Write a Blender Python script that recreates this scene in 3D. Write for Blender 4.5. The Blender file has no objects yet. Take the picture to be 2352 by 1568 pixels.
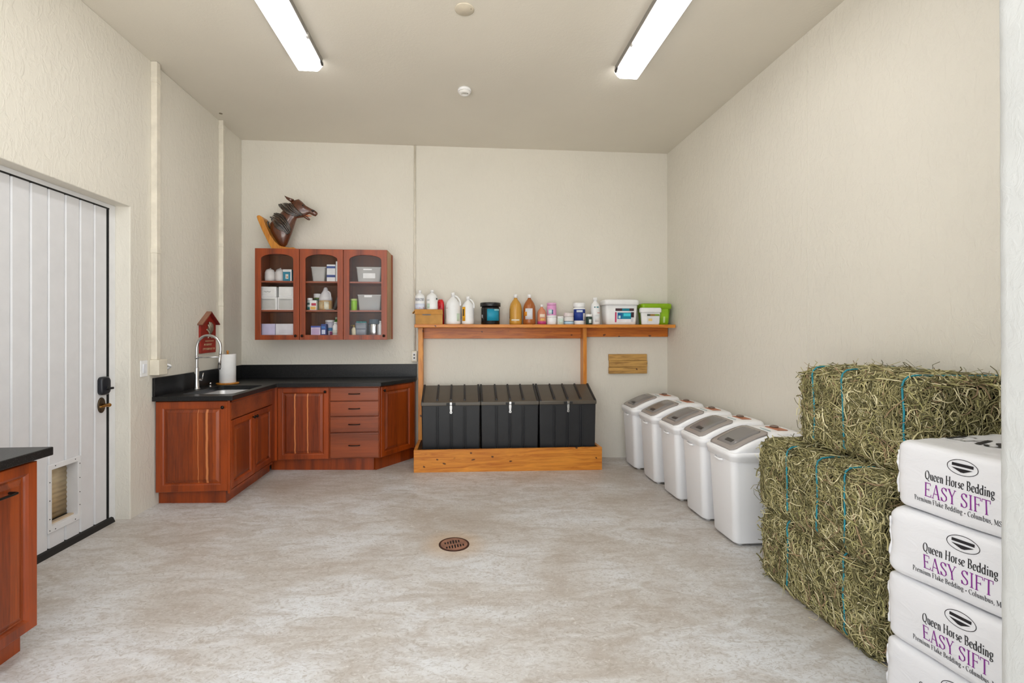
import bpy, bmesh, math, random
import numpy as np
from mathutils import Vector, noise, geometry

random.seed(7)
SC = bpy.context.scene
COL = SC.collection
PI = math.pi

# ------------------------------------------------------------------ camera, sky, exposure
FPX, CXP, CYP, CAMZ = 1075.0, 1150.0, 762.0, 1.524
YAW = math.atan(89.0 / 1075.0)
cam_data = bpy.data.cameras.new('camera')
cam = bpy.data.objects.new('camera', cam_data)
COL.objects.link(cam)
cam.location = (0, 0, CAMZ)
cam.rotation_euler = (PI / 2, 0, -YAW)
cam_data.sensor_fit = 'HORIZONTAL'
cam_data.sensor_width = 36.0
cam_data.lens = 36.0 * FPX / 2352.0
cam_data.shift_x = (1176.0 - CXP) / 2352.0
cam_data.shift_y = (CYP - 784.0) / 2352.0
cam_data.clip_start = 0.05
SC.camera = cam

SKY_STRENGTH = 2.3
LAMP_STRENGTH = 15.0
world = bpy.data.worlds.new('overcast_sky')
SC.world = world
world.use_nodes = True
bg = world.node_tree.nodes['Background']
bg.inputs[0].default_value = (0.93, 0.97, 1.0, 1)
bg.inputs[1].default_value = SKY_STRENGTH

vs = SC.view_settings
vs.view_transform = 'Standard'
vs.look = 'None'
vs.gamma = 1.0
vs.use_curve_mapping = False
vs.exposure = 0.14

# high sun behind the building: it lights the paving outside, which bounces light in
sun_data = bpy.data.lights.new('sun', 'SUN')
sun_data.energy = 24.0
sun_data.angle = math.radians(2)
sun_data.color = (1.0, 0.98, 0.95)
sun = bpy.data.objects.new('sun', sun_data)
COL.objects.link(sun)
sun.rotation_euler = (math.radians(-35), 0, math.radians(8))   # shines down and towards -Y

# ------------------------------------------------------------------ materials
def lin(c):
    out = []
    for v in c:
        v = v / 255.0
        out.append(v / 12.92 if v <= 0.04045 else ((v + 0.055) / 1.055) ** 2.4)
    return (out[0], out[1], out[2], 1.0)

class NT:
    def __init__(self, name):
        self.m = bpy.data.materials.new(name)
        self.m.use_nodes = True
        self.t = self.m.node_tree
        self.b = self.t.nodes['Principled BSDF']
        self.out = self.t.nodes['Material Output']
    def n(self, kind, **kw):
        nd = self.t.nodes.new(kind)
        for k, v in kw.items():
            setattr(nd, k, v)
        return nd
    def l(self, a, b):
        self.t.links.new(a, b)
    def coords(self, scale=(1, 1, 1), which='Object'):
        tc = self.n('ShaderNodeTexCoord')
        mp = self.n('ShaderNodeMapping')
        mp.inputs['Scale'].default_value = scale
        self.l(tc.outputs[which], mp.inputs['Vector'])
        return mp.outputs['Vector']
    def noise(self, vec, scale, detail=4, rough=0.55, dist=0.0):
        nd = self.n('ShaderNodeTexNoise')
        nd.inputs['Scale'].default_value = scale
        nd.inputs['Detail'].default_value = detail
        nd.inputs['Roughness'].default_value = rough
        nd.inputs['Distortion'].default_value = dist
        self.l(vec, nd.inputs['Vector'])
        return nd.outputs['Fac']
    def ramp(self, fac, stops):
        nd = self.n('ShaderNodeValToRGB')
        el = nd.color_ramp.elements
        while len(el) < len(stops):
            el.new(0.5)
        for e, (p, c) in zip(el, stops):
            e.position = p
            e.color = c if len(c) == 4 else lin(c)
        self.l(fac, nd.inputs['Fac'])
        return nd.outputs['Color']
    def mix(self, fac, a, b, mode='MIX'):
        nd = self.n('ShaderNodeMix', data_type='RGBA', blend_type=mode)
        if isinstance(fac, (int, float)):
            nd.inputs[0].default_value = fac
        else:
            self.l(fac, nd.inputs[0])
        for sock, v in ((nd.inputs[6], a), (nd.inputs[7], b)):
            if isinstance(v, tuple):
                sock.default_value = v if len(v) == 4 else lin(v)
            else:
                self.l(v, sock)
        return nd.outputs[2]
    def color(self, c):
        if isinstance(c, tuple):
            self.b.inputs['Base Color'].default_value = c if len(c) == 4 else lin(c)
        else:
            self.l(c, self.b.inputs['Base Color'])
    def bump(self, h, strength, dist):
        nd = self.n('ShaderNodeBump')
        nd.inputs['Strength'].default_value = strength
        nd.inputs['Distance'].default_value = dist
        self.l(h, nd.inputs['Height'])
        self.l(nd.outputs['Normal'], self.b.inputs['Normal'])
    def set(self, **kw):
        for k, v in kw.items():
            self.b.inputs[k].default_value = v
        return self

_plain = {}
def plain(c, rough=0.5, metal=0.0, coat=0.0, var=0.06, name=None):
    key = (tuple(c), rough, metal, coat, var)
    if key in _plain:
        return _plain[key]
    t = NT(name or 'paint_%02x%02x%02x' % tuple(int(v) for v in c))
    if var > 0:
        vec = t.coords()
        f = t.noise(vec, 9.0, 3)
        d = tuple(max(0, v * (1 - var)) for v in c)
        e = tuple(min(255, v * (1 + var * 0.6)) for v in c)
        t.color(t.ramp(f, [(0.3, d), (0.7, e)]))
    else:
        t.color(tuple(c))
    t.set(Roughness=rough, Metallic=metal)
    if coat:
        t.b.inputs['Coat Weight'].default_value = coat
        t.b.inputs['Coat Roughness'].default_value = 0.15
    _plain[key] = t.m
    return t.m

def stucco(name, c, strength=0.42, scale=20.0, stretch=(1, 1, 0.55)):
    t = NT(name)
    vec = t.coords(stretch)
    f1 = t.noise(vec, scale, 5, 0.6, 0.9)
    pl = t.ramp(f1, [(0.44, (0, 0, 0, 1)), (0.60, (1, 1, 1, 1))])
    fine = t.noise(vec, 120, 3)
    h = t.mix(0.2, pl, fine)
    big = t.noise(t.coords(), 0.9, 3)
    d = tuple(v * 0.975 for v in c)
    t.color(t.ramp(big, [(0.3, d), (0.7, c)]))
    t.bump(h, strength, 0.005)
    t.set(Roughness=0.75)
    return t.m

def wood(name, base, dark, pale, axis='z', rough=0.34, streak=0.70, gscale=1.0, coat=0.12):
    t = NT(name)
    k = {'x': (0.06, 1, 1), 'y': (1, 0.06, 1), 'z': (1, 1, 0.06)}[axis]
    vec = t.coords(k)
    board = t.noise(vec, 9 * gscale, 2, 0.4)
    grain = t.noise(vec, 60 * gscale, 5, 0.6, 0.6)
    c1 = t.ramp(board, [(0.36, dark), (0.5, base), (0.64, tuple(min(255, v * 1.12) for v in base))])
    c2 = t.ramp(grain, [(0.35, tuple(v * 0.72 for v in dark)), (0.62, base)])
    c = t.mix(0.35, c1, c2)
    s = t.noise(t.coords({'x': (0.03, 1, 1), 'y': (1, 0.03, 1), 'z': (1, 1, 0.03)}[axis]), 7.3 * gscale, 1, 0.3)
    sm = t.ramp(s, [(streak, (0, 0, 0, 1)), (streak + 0.035, (1, 1, 1, 1))])
    c = t.mix(sm, c, pale)
    t.color(c)
    t.bump(grain, 0.06, 0.002)
    t.set(Roughness=rough)
    t.b.inputs['Coat Weight'].default_value = coat
    t.b.inputs['Coat Roughness'].default_value = 0.25
    return t.m

def staves(name, base, dark, axis='x', streaks=(), rough=0.3):
    '''glued-up panel: staves of slightly different tone, with pale sapwood streaks at given places'''
    t = NT(name)
    tc = t.n('ShaderNodeTexCoord'); sp = t.n('ShaderNodeSeparateXYZ'); t.l(tc.outputs['Object'], sp.inputs[0])
    c = sp.outputs[0 if axis == 'x' else 1]
    def math_(op, a, b=None):
        nd = t.n('ShaderNodeMath', operation=op)
        for i, v in enumerate((a, b)):
            if v is None: continue
            if isinstance(v, (int, float)): nd.inputs[i].default_value = v
            else: t.l(v, nd.inputs[i])
        return nd.outputs[0]
    cell = math_('FLOOR', math_('MULTIPLY', c, 12.5))
    wn = t.n('ShaderNodeTexWhiteNoise', noise_dimensions='1D'); t.l(cell, wn.inputs['W'])
    tone = t.ramp(wn.outputs['Value'], [(0.0, dark), (0.5, base), (1.0, tuple(min(255, v * 1.13) for v in base))])
    vec = t.coords((1, 1, 0.05))
    grain = t.noise(vec, 70, 5, 0.6, 0.7)
    col = t.mix(0.42, tone, t.ramp(grain, [(0.35, tuple(v * 0.7 for v in dark)), (0.62, base)]))
    wob = t.noise(t.coords((0.1, 0.1, 1)), 5.0, 3)
    for pos, w in streaks:
        d = math_('ABSOLUTE', math_('SUBTRACT', math_('ADD', c, math_('MULTIPLY', math_('SUBTRACT', wob, 0.5), 0.018)), pos))
        d = math_('DIVIDE', d, w)
        col = t.mix(t.ramp(d, [(0.6, (1, 1, 1, 1)), (1.0, (0, 0, 0, 1))]), col, (204, 126, 74))
    t.color(col)
    t.set(Roughness=rough)
    t.b.inputs['Coat Weight'].default_value = 0.12
    t.b.inputs['Coat Roughness'].default_value = 0.25
    return t.m

def pine(name, base, dark, axis='x', rough=0.38):
    t = NT(name)
    k = {'x': (0.08, 1, 1), 'y': (1, 0.08, 1), 'z': (1, 1, 0.08)}[axis]
    vec = t.coords(k)
    g = t.noise(vec, 34, 4, 0.6, 1.2)
    c = t.ramp(g, [(0.32, dark), (0.55, base), (0.75, tuple(min(255, v * 1.08) for v in base))])
    big = t.noise(t.coords(k), 5, 2)
    c = t.mix(t.ramp(big, [(0.4, (0, 0, 0, 1)), (0.75, (0.5, 0.5, 0.5, 1))]), c, dark)
    vo = t.n('ShaderNodeTexVoronoi')
    vo.voronoi_dimensions = '2D'
    vo.inputs['Scale'].default_value = 7.0
    tc = t.n('ShaderNodeTexCoord'); sx = t.n('ShaderNodeSeparateXYZ'); cx = t.n('ShaderNodeCombineXYZ')
    t.l(tc.outputs['Object'], sx.inputs[0]); t.l(sx.outputs[0], cx.inputs[0]); t.l(sx.outputs[2], cx.inputs[1])
    mp2 = t.n('ShaderNodeMapping'); mp2.inputs['Scale'].default_value = (0.75, 1.0, 1) if axis == 'x' else (1.0, 0.6, 1)
    t.l(cx.outputs[0], mp2.inputs['Vector'])
    wv = t.n('ShaderNodeTexNoise'); wv.inputs['Scale'].default_value = 9.0; t.l(mp2.outputs['Vector'], wv.inputs['Vector'])
    va = t.n('ShaderNodeVectorMath', operation='MULTIPLY_ADD'); t.l(wv.outputs['Color'], va.inputs[0]); va.inputs[1].default_value = (.09, .05, 0); t.l(mp2.outputs['Vector'], va.inputs[2])
    t.l(va.outputs[0], vo.inputs['Vector'])
    kn = t.ramp(vo.outputs['Distance'], [(0.045, (1, 1, 1, 1)), (0.085, (0, 0, 0, 1))])
    sc_ = t.n('ShaderNodeSeparateColor'); t.l(vo.outputs['Color'], sc_.inputs[0])
    gate = t.ramp(sc_.outputs[0], [(0.56, (0, 0, 0, 1)), (0.60, (0.9, 0.9, 0.9, 1))])
    kn = t.mix(1.0, kn, gate, 'MULTIPLY')
    c = t.mix(kn, c, (64, 28, 14))
    t.color(c)
    t.bump(g, 0.08, 0.002)
    t.set(Roughness=rough)
    t.b.inputs['Coat Weight'].default_value = 0.1
    return t.m

M = {}
M['wall'] = stucco('cream_stucco', (226, 221, 209))
M['ceil'] = stucco('ceiling_paint', (224, 218, 205), 0.12, 40, (1, 1, 1))
M['jamb'] = stucco('white_stucco', (194, 195, 193), 0.2, 34)
M['trimpaint'] = plain((226, 219, 204), 0.5)
M['whitepaint'] = plain((226, 226, 227), 0.45, var=0.02)
M['doorwhite'] = plain((220, 220, 222), 0.42, var=0.015)
M['groove_highlight'] = plain((250, 250, 250), 0.5, var=0.0)  # lighter backing that paints the highlights along the plank grooves
M['black'] = plain((18, 18, 19), 0.45, var=0.05)
M['rubber'] = plain((24, 23, 22), 0.7, var=0.15)
M['cherry'] = wood('cherry_wood', (152, 63, 13), (116, 43, 7), (200, 120, 60), 'z', streak=0.80)
M['cherry_panel'] = staves('cherry_panel_wood', (150, 66, 20), (112, 42, 12), 'x')
M['cherry_panel_y'] = staves('cherry_panel_wood_side', (148, 64, 16), (112, 42, 10), 'y')
M['cherry_panel_end'] = staves('cherry_panel_wood_one_streak', (152, 68, 20), (116, 44, 12), 'x', [(.114, .011), (.042, .003)])
M['cherry_panel_two'] = staves('cherry_panel_wood_two_streaks', (142, 62, 26), (112, 44, 16), 'x', [(-.084, .0085), (.047, .008)])
M['cherry_h'] = wood('cherry_drawer_wood', (144, 68, 32), (118, 52, 22), (176, 102, 54), 'x', streak=0.8, gscale=0.7)
M['cherry_in'] = wood('cherry_interior_wood', (126, 74, 42), (98, 54, 30), (150, 95, 58), 'z', streak=0.8, coat=0.0, rough=0.5)
M['cherry_side'] = wood('cabinet_side_wood', (176, 136, 92), (156, 116, 74), (190, 150, 105), 'z', streak=0.8, coat=0.0, rough=0.45)
M['pine_x'] = pine('amber_pine', (218, 142, 50), (186, 104, 28), 'x')
M['pine_z'] = pine('amber_pine_upright', (220, 146, 52), (190, 110, 30), 'z')
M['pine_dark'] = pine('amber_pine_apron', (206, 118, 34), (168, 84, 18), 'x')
M['oldwood'] = pine('weathered_board', (200, 156, 86), (134, 94, 44), 'x', 0.7)
M['honey'] = pine('honey_wood', (205, 138, 48), (170, 98, 26), 'z', 0.35)
M['steel'] = plain((206, 206, 208), 0.24, 1.0, var=0.03, name='brushed_steel')
M['chrome'] = plain((222, 222, 224), 0.1, 1.0, var=0.0, name='polished_steel')
M['bronze'] = plain((34, 28, 24), 0.35, 0.7, name='dark_bronze')
M['brass'] = plain((176, 130, 66), 0.28, 1.0, name='worn_brass')
M['iron'] = plain((150, 108, 88), 0.75, 0.2, var=0.2, name='rusty_iron')
M['iron_dark'] = plain((66, 36, 22), 0.8, 0.2, var=0.2, name='rusty_iron_rim')
M['binwhite'] = plain((249, 249, 251), 0.3, var=0.005, name='white_bin_plastic')
M['white'] = plain((238, 238, 238), 0.42, var=0.02, name='white_plastic')
M['paper'] = plain((240, 240, 240), 0.85, var=0.02, name='white_paper')
M['card'] = plain((190, 140, 74), 0.8, var=0.08, name='cardboard')
M['blackplastic'] = plain((30, 31, 34), 0.42, var=0.1, name='black_bin_plastic')
M['tubeplastic'] = plain((42, 43, 46), 0.4, var=0.1)

def granite():
    t = NT('black_granite')
    vec = t.coords()
    f = t.noise(vec, 260, 3, 0.7)
    vo = t.n('ShaderNodeTexVoronoi')
    vo.inputs['Scale'].default_value = 140
    t.l(vec, vo.inputs['Vector'])
    sp = t.ramp(vo.outputs['Distance'], [(0.10, (1, 1, 1, 1)), (0.17, (0, 0, 0, 1))])
    c = t.ramp(f, [(0.35, (10, 10, 10)), (0.7, (34, 34, 35))])
    c = t.mix(sp, c, (96, 96, 98))
    t.color(c)
    t.set(Roughness=0.34)
    t.b.inputs['Specular IOR Level'].default_value = 0.35
    return t.m
M['granite'] = granite()

def concrete():
    t = NT('polished_concrete')
    vec = t.coords((0.6, 1.0, 1.0))
    a = t.noise(vec, 1.5, 6, 0.62, 0.6)
    b = t.noise(t.coords((0.45, 1.2, 1)), 6.0, 6, 0.68, 1.4)
    c = t.noise(t.coords((0.7, 1, 1)), 34, 5, 0.7, 2.0)
    col = t.ramp(a, [(0.30, (178, 168, 157)), (0.46, (200, 196, 191)), (0.62, (215, 216, 217))])
    col = t.mix(t.ramp(b, [(0.36, (0.55, 0.55, 0.55, 1)), (0.56, (0, 0, 0, 1))]), col, (166, 153, 139))
    col = t.mix(t.ramp(c, [(0.36, (0.6, 0.6, 0.6, 1)), (0.5, (0, 0, 0, 1))]), col, (158, 147, 134))
    col = t.mix(t.ramp(c, [(0.58, (0, 0, 0, 1)), (0.68, (0.55, 0.55, 0.55, 1))]), col, (228, 226, 221))
    # rust halo round the floor drain
    tc = t.n('ShaderNodeTexCoord')
    vm = t.n('ShaderNodeVectorMath', operation='DISTANCE')
    t.l(tc.outputs['Object'], vm.inputs[0])
    vm.inputs[1].default_value = (-0.056, 3.37, 0.0)
    halo = t.ramp(vm.outputs['Value'], [(0.11, (0.45, 0.45, 0.45, 1)), (0.26, (0, 0, 0, 1))])
    col = t.mix(halo, col, (198, 164, 122))
    t.color(col)
    t.bump(b, 0.06, 0.004)
    rr = t.n('ShaderNodeMapRange')
    rr.inputs[3].default_value = 0.34
    rr.inputs[4].default_value = 0.55
    t.l(a, rr.inputs[0])
    t.l(rr.outputs[0], t.b.inputs['Roughness'])
    return t.m
M['floor'] = concrete()

def glassy(name, tint, fac=0.12, rough=0.05):
    t = NT(name)
    tr = t.n('ShaderNodeBsdfTransparent')
    tr.inputs[0].default_value = tint
    gl = t.n('ShaderNodeBsdfGlossy')
    gl.inputs['Roughness'].default_value = rough
    mx = t.n('ShaderNodeMixShader')
    mx.inputs[0].default_value = fac
    t.l(tr.outputs[0], mx.inputs[1])
    t.l(gl.outputs[0], mx.inputs[2])
    t.l(mx.outputs[0], t.out.inputs['Surface'])
    return t.m
M['pane'] = glassy('clear_pane', (0.98, 0.98, 0.98, 1), 0.013)

def smoky(name, c, alpha, rough=0.2):
    t = NT(name)
    t.color(c)
    t.set(Roughness=rough, Alpha=alpha)
    return t.m
M['smoke'] = smoky('smoky_flap_plastic', (172, 163, 158), 0.86, 0.14)
M['smoke2'] = smoky('smoky_flap_dome', (140, 136, 134), 0.86, 0.1)
M['clearbox'] = smoky('clear_box_plastic', (236, 236, 234), 0.55)
M['amber'] = smoky('amber_fluid', (206, 152, 62), 0.93, 0.15)
M['brownf'] = smoky('brown_fluid', (168, 96, 46), 0.95, 0.15)
M['clearb'] = smoky('clear_bottle', (232, 228, 224), 0.65, 0.15)

def emissive(name, c, s):
    t = NT(name)
    t.color((240, 240, 242))
    t.b.inputs['Emission Color'].default_value = c
    t.b.inputs['Emission Strength'].default_value = s
    return t.m

# ------------------------------------------------------------------ mesh building
def fz(x):
    return -0.0248 * x

class MB:
    def __init__(self):
        self.v, self.f, self.s = [], [], []
    def add(self, vs, fs, smooth=False):
        o = len(self.v)
        self.v += [tuple(p) for p in vs]
        for i, f in enumerate(fs):
            self.f.append(tuple(k + o for k in f))
            self.s.append(smooth if isinstance(smooth, bool) else smooth[i])
        return self
    def box(self, x0, x1, y0, y1, z0, z1):
        vs = [(x0, y0, z0), (x1, y0, z0), (x1, y1, z0), (x0, y1, z0), (x0, y0, z1), (x1, y0, z1), (x1, y1, z1), (x0, y1, z1)]
        return self.add(vs, [(0, 3, 2, 1), (4, 5, 6, 7), (0, 1, 5, 4), (1, 2, 6, 5), (2, 3, 7, 6), (3, 0, 4, 7)])
    def hull8(self, vs):
        return self.add(vs, [(0, 3, 2, 1), (4, 5, 6, 7), (0, 1, 5, 4), (1, 2, 6, 5), (2, 3, 7, 6), (3, 0, 4, 7)])
    def prism(self, poly, a, b, axis='z'):
        """poly: 2D outline, extruded between a and b along the axis; values may be functions of the point"""
        def mk(p, h):
            h = h(p) if callable(h) else h
            return {'z': (p[0], p[1], h), 'y': (p[0], h, p[1]), 'x': (h, p[0], p[1])}[axis]
        n = len(poly)
        vs = [mk(p, a) for p in poly] + [mk(p, b) for p in poly]
        fs = [tuple(range(n)), tuple(range(2 * n - 1, n - 1, -1))]
        fs += [(i, (i + 1) % n, n + (i + 1) % n, n + i) for i in range(n)]
        return self.add(vs, fs)
    def holed(self, outer, holes, a, b, axis='z'):
        def mk(p, h):
            return {'z': (p[0], p[1], h), 'y': (p[0], h, p[1]), 'x': (h, p[0], p[1])}[axis]
        loops = [outer] + holes
        flat = [p for lp in loops for p in lp]
        tris = geometry.tessellate_polygon([[Vector((p[0], p[1], 0)) for p in lp] for lp in loops])
        n = len(flat)
        vs = [mk(p, a) for p in flat] + [mk(p, b) for p in flat]
        fs = [tuple(t) for t in tris] + [tuple(n + k for k in t) for t in tris]
        o = 0
        for lp in loops:
            m = len(lp)
            fs += [(o + i, o + (i + 1) % m, n + o + (i + 1) % m, n + o + i) for i in range(m)]
            o += m
        return self.add(vs, fs)
    def loft(self, rings, cap0=True, cap1=True, smooth=True, closed=True):
        n = len(rings[0])
        vs = [p for r in rings for p in r]
        fs, sm = [], []
        for k in range(len(rings) - 1):
            for i in range(n if closed else n - 1):
                j = (i + 1) % n
                fs.append((k * n + i, k * n + j, (k + 1) * n + j, (k + 1) * n + i))
                sm.append(smooth)
        if cap0:
            fs.append(tuple(range(n - 1, -1, -1))); sm.append(False)
        if cap1:
            o = (len(rings) - 1) * n
            fs.append(tuple(range(o, o + n))); sm.append(False)
        return self.add(vs, fs, sm)
    def lathe(self, prof, n=20, c=(0, 0), z=0.0, sx=1.0, sy=1.0, smooth=True):
        rings = [[(c[0] + r * sx * math.cos(2 * PI * i / n), c[1] + r * sy * math.sin(2 * PI * i / n), z + h) for i in range(n)] for r, h in prof]
        return self.loft(rings, smooth=smooth)
    def tube(self, path, r, n=8, caps=True):
        path = [Vector(p) for p in path]
        rings = []
        up = None
        for i, p in enumerate(path):
            t = (path[min(i + 1, len(path) - 1)] - path[max(i - 1, 0)])
            t = t.normalized() if t.length > 1e-9 else Vector((0, 0, 1))
            if up is None:
                up = Vector((0, 0, 1)) if abs(t.z) < 0.9 else Vector((0, 1, 0))
            a = t.cross(up)
            if a.length < 1e-6:
                a = t.orthogonal()
            a.normalize()
            b = a.cross(t).normalized()
            up = b
            rad = r[i] if isinstance(r, (list, tuple)) else r
            rings.append([tuple(p + a * (rad * math.cos(2 * PI * k / n)) + b * (rad * math.sin(2 * PI * k / n))) for k in range(n)])
        return self.loft(rings, caps, caps)
    def build(self, name, mat, parent=None, origin=None, bevel=0.0, seg=2, local=False, subsurf=0):
        me = bpy.data.meshes.new(name)
        off = Vector((0, 0, 0))
        if parent is not None and not local:
            w = parent
            while w is not None:
                off = off + w.location
                w = w.parent
        elif parent is None:
            if origin is None:
                xs = [p[0] for p in self.v]; ys = [p[1] for p in self.v]; zs = [p[2] for p in self.v]
                origin = ((min(xs) + max(xs)) / 2, (min(ys) + max(ys)) / 2, min(zs))
            off = Vector(origin)
        me.from_pydata([(p[0] - off.x, p[1] - off.y, p[2] - off.z) for p in self.v], [], self.f)
        me.polygons.foreach_set('use_smooth', self.s)
        b = bmesh.new(); b.from_mesh(me)
        bmesh.ops.recalc_face_normals(b, faces=b.faces)
        b.to_mesh(me); b.free()
        me.materials.append(mat if not isinstance(mat, str) else M[mat])
        o = bpy.data.objects.new(name, me)
        COL.objects.link(o)
        if parent is not None:
            o.parent = parent
        else:
            o.location = off
        if bevel:
            bv = o.modifiers.new('bevel', 'BEVEL')
            bv.width = bevel; bv.segments = seg; bv.limit_method = 'ANGLE'; bv.angle_limit = math.radians(40)
        if subsurf:
            ss = o.modifiers.new('subsurf', 'SUBSURF'); ss.levels = subsurf; ss.render_levels = subsurf
        return o

def tag(o, label, cat=None, group=None, kind=None):
    o['label'] = label
    if cat: o['category'] = cat
    if group: o['group'] = group
    if kind: o['kind'] = kind
    return o

def thing(name, label, cat, loc=(0, 0, 0), rotz=0.0, group=None):
    o = bpy.data.objects.new(name, None)
    o.empty_display_size = 0.1
    COL.objects.link(o)
    o.location = loc
    o.rotation_euler = (0, 0, rotz)
    return tag(o, label, cat, group)

def struct(o, label=None):
    o['kind'] = 'structure'
    if label: o['label'] = label
    return o

def rrect(x0, x1, y0, y1, r, z, n=5):
    """ring of a rounded rectangle, counter-clockwise"""
    pts = []
    for cx, cy, a in ((x1 - r, y1 - r, 0), (x0 + r, y1 - r, PI / 2), (x0 + r, y0 + r, PI), (x1 - r, y0 + r, 3 * PI / 2)):
        for i in range(n + 1):
            t = a + PI / 2 * i / n
            pts.append((cx + r * math.cos(t), cy + r * math.sin(t), z))
    return pts

def arc(cx, cy, rx, ry, a0, a1, n=10):
    return [(cx + rx * math.cos(math.radians(a0 + (a1 - a0) * i / n)), cy + ry * math.sin(math.radians(a0 + (a1 - a0) * i / n))) for i in range(n + 1)]

def smoothpath(pts, per=6):
    pts = [Vector(p) for p in pts]
    out = []
    for i in range(len(pts) - 1):
        p0 = pts[max(i - 1, 0)]; p1 = pts[i]; p2 = pts[i + 1]; p3 = pts[min(i + 2, len(pts) - 1)]
        for k in range(per):
            t = k / per
            out.append(0.5 * ((2 * p1) + (p2 - p0) * t + (2 * p0 - 5 * p1 + 4 * p2 - p3) * t * t + (3 * p1 - p0 - 3 * p2 + p3) * t ** 3))
    out.append(pts[-1])
    return out

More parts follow.
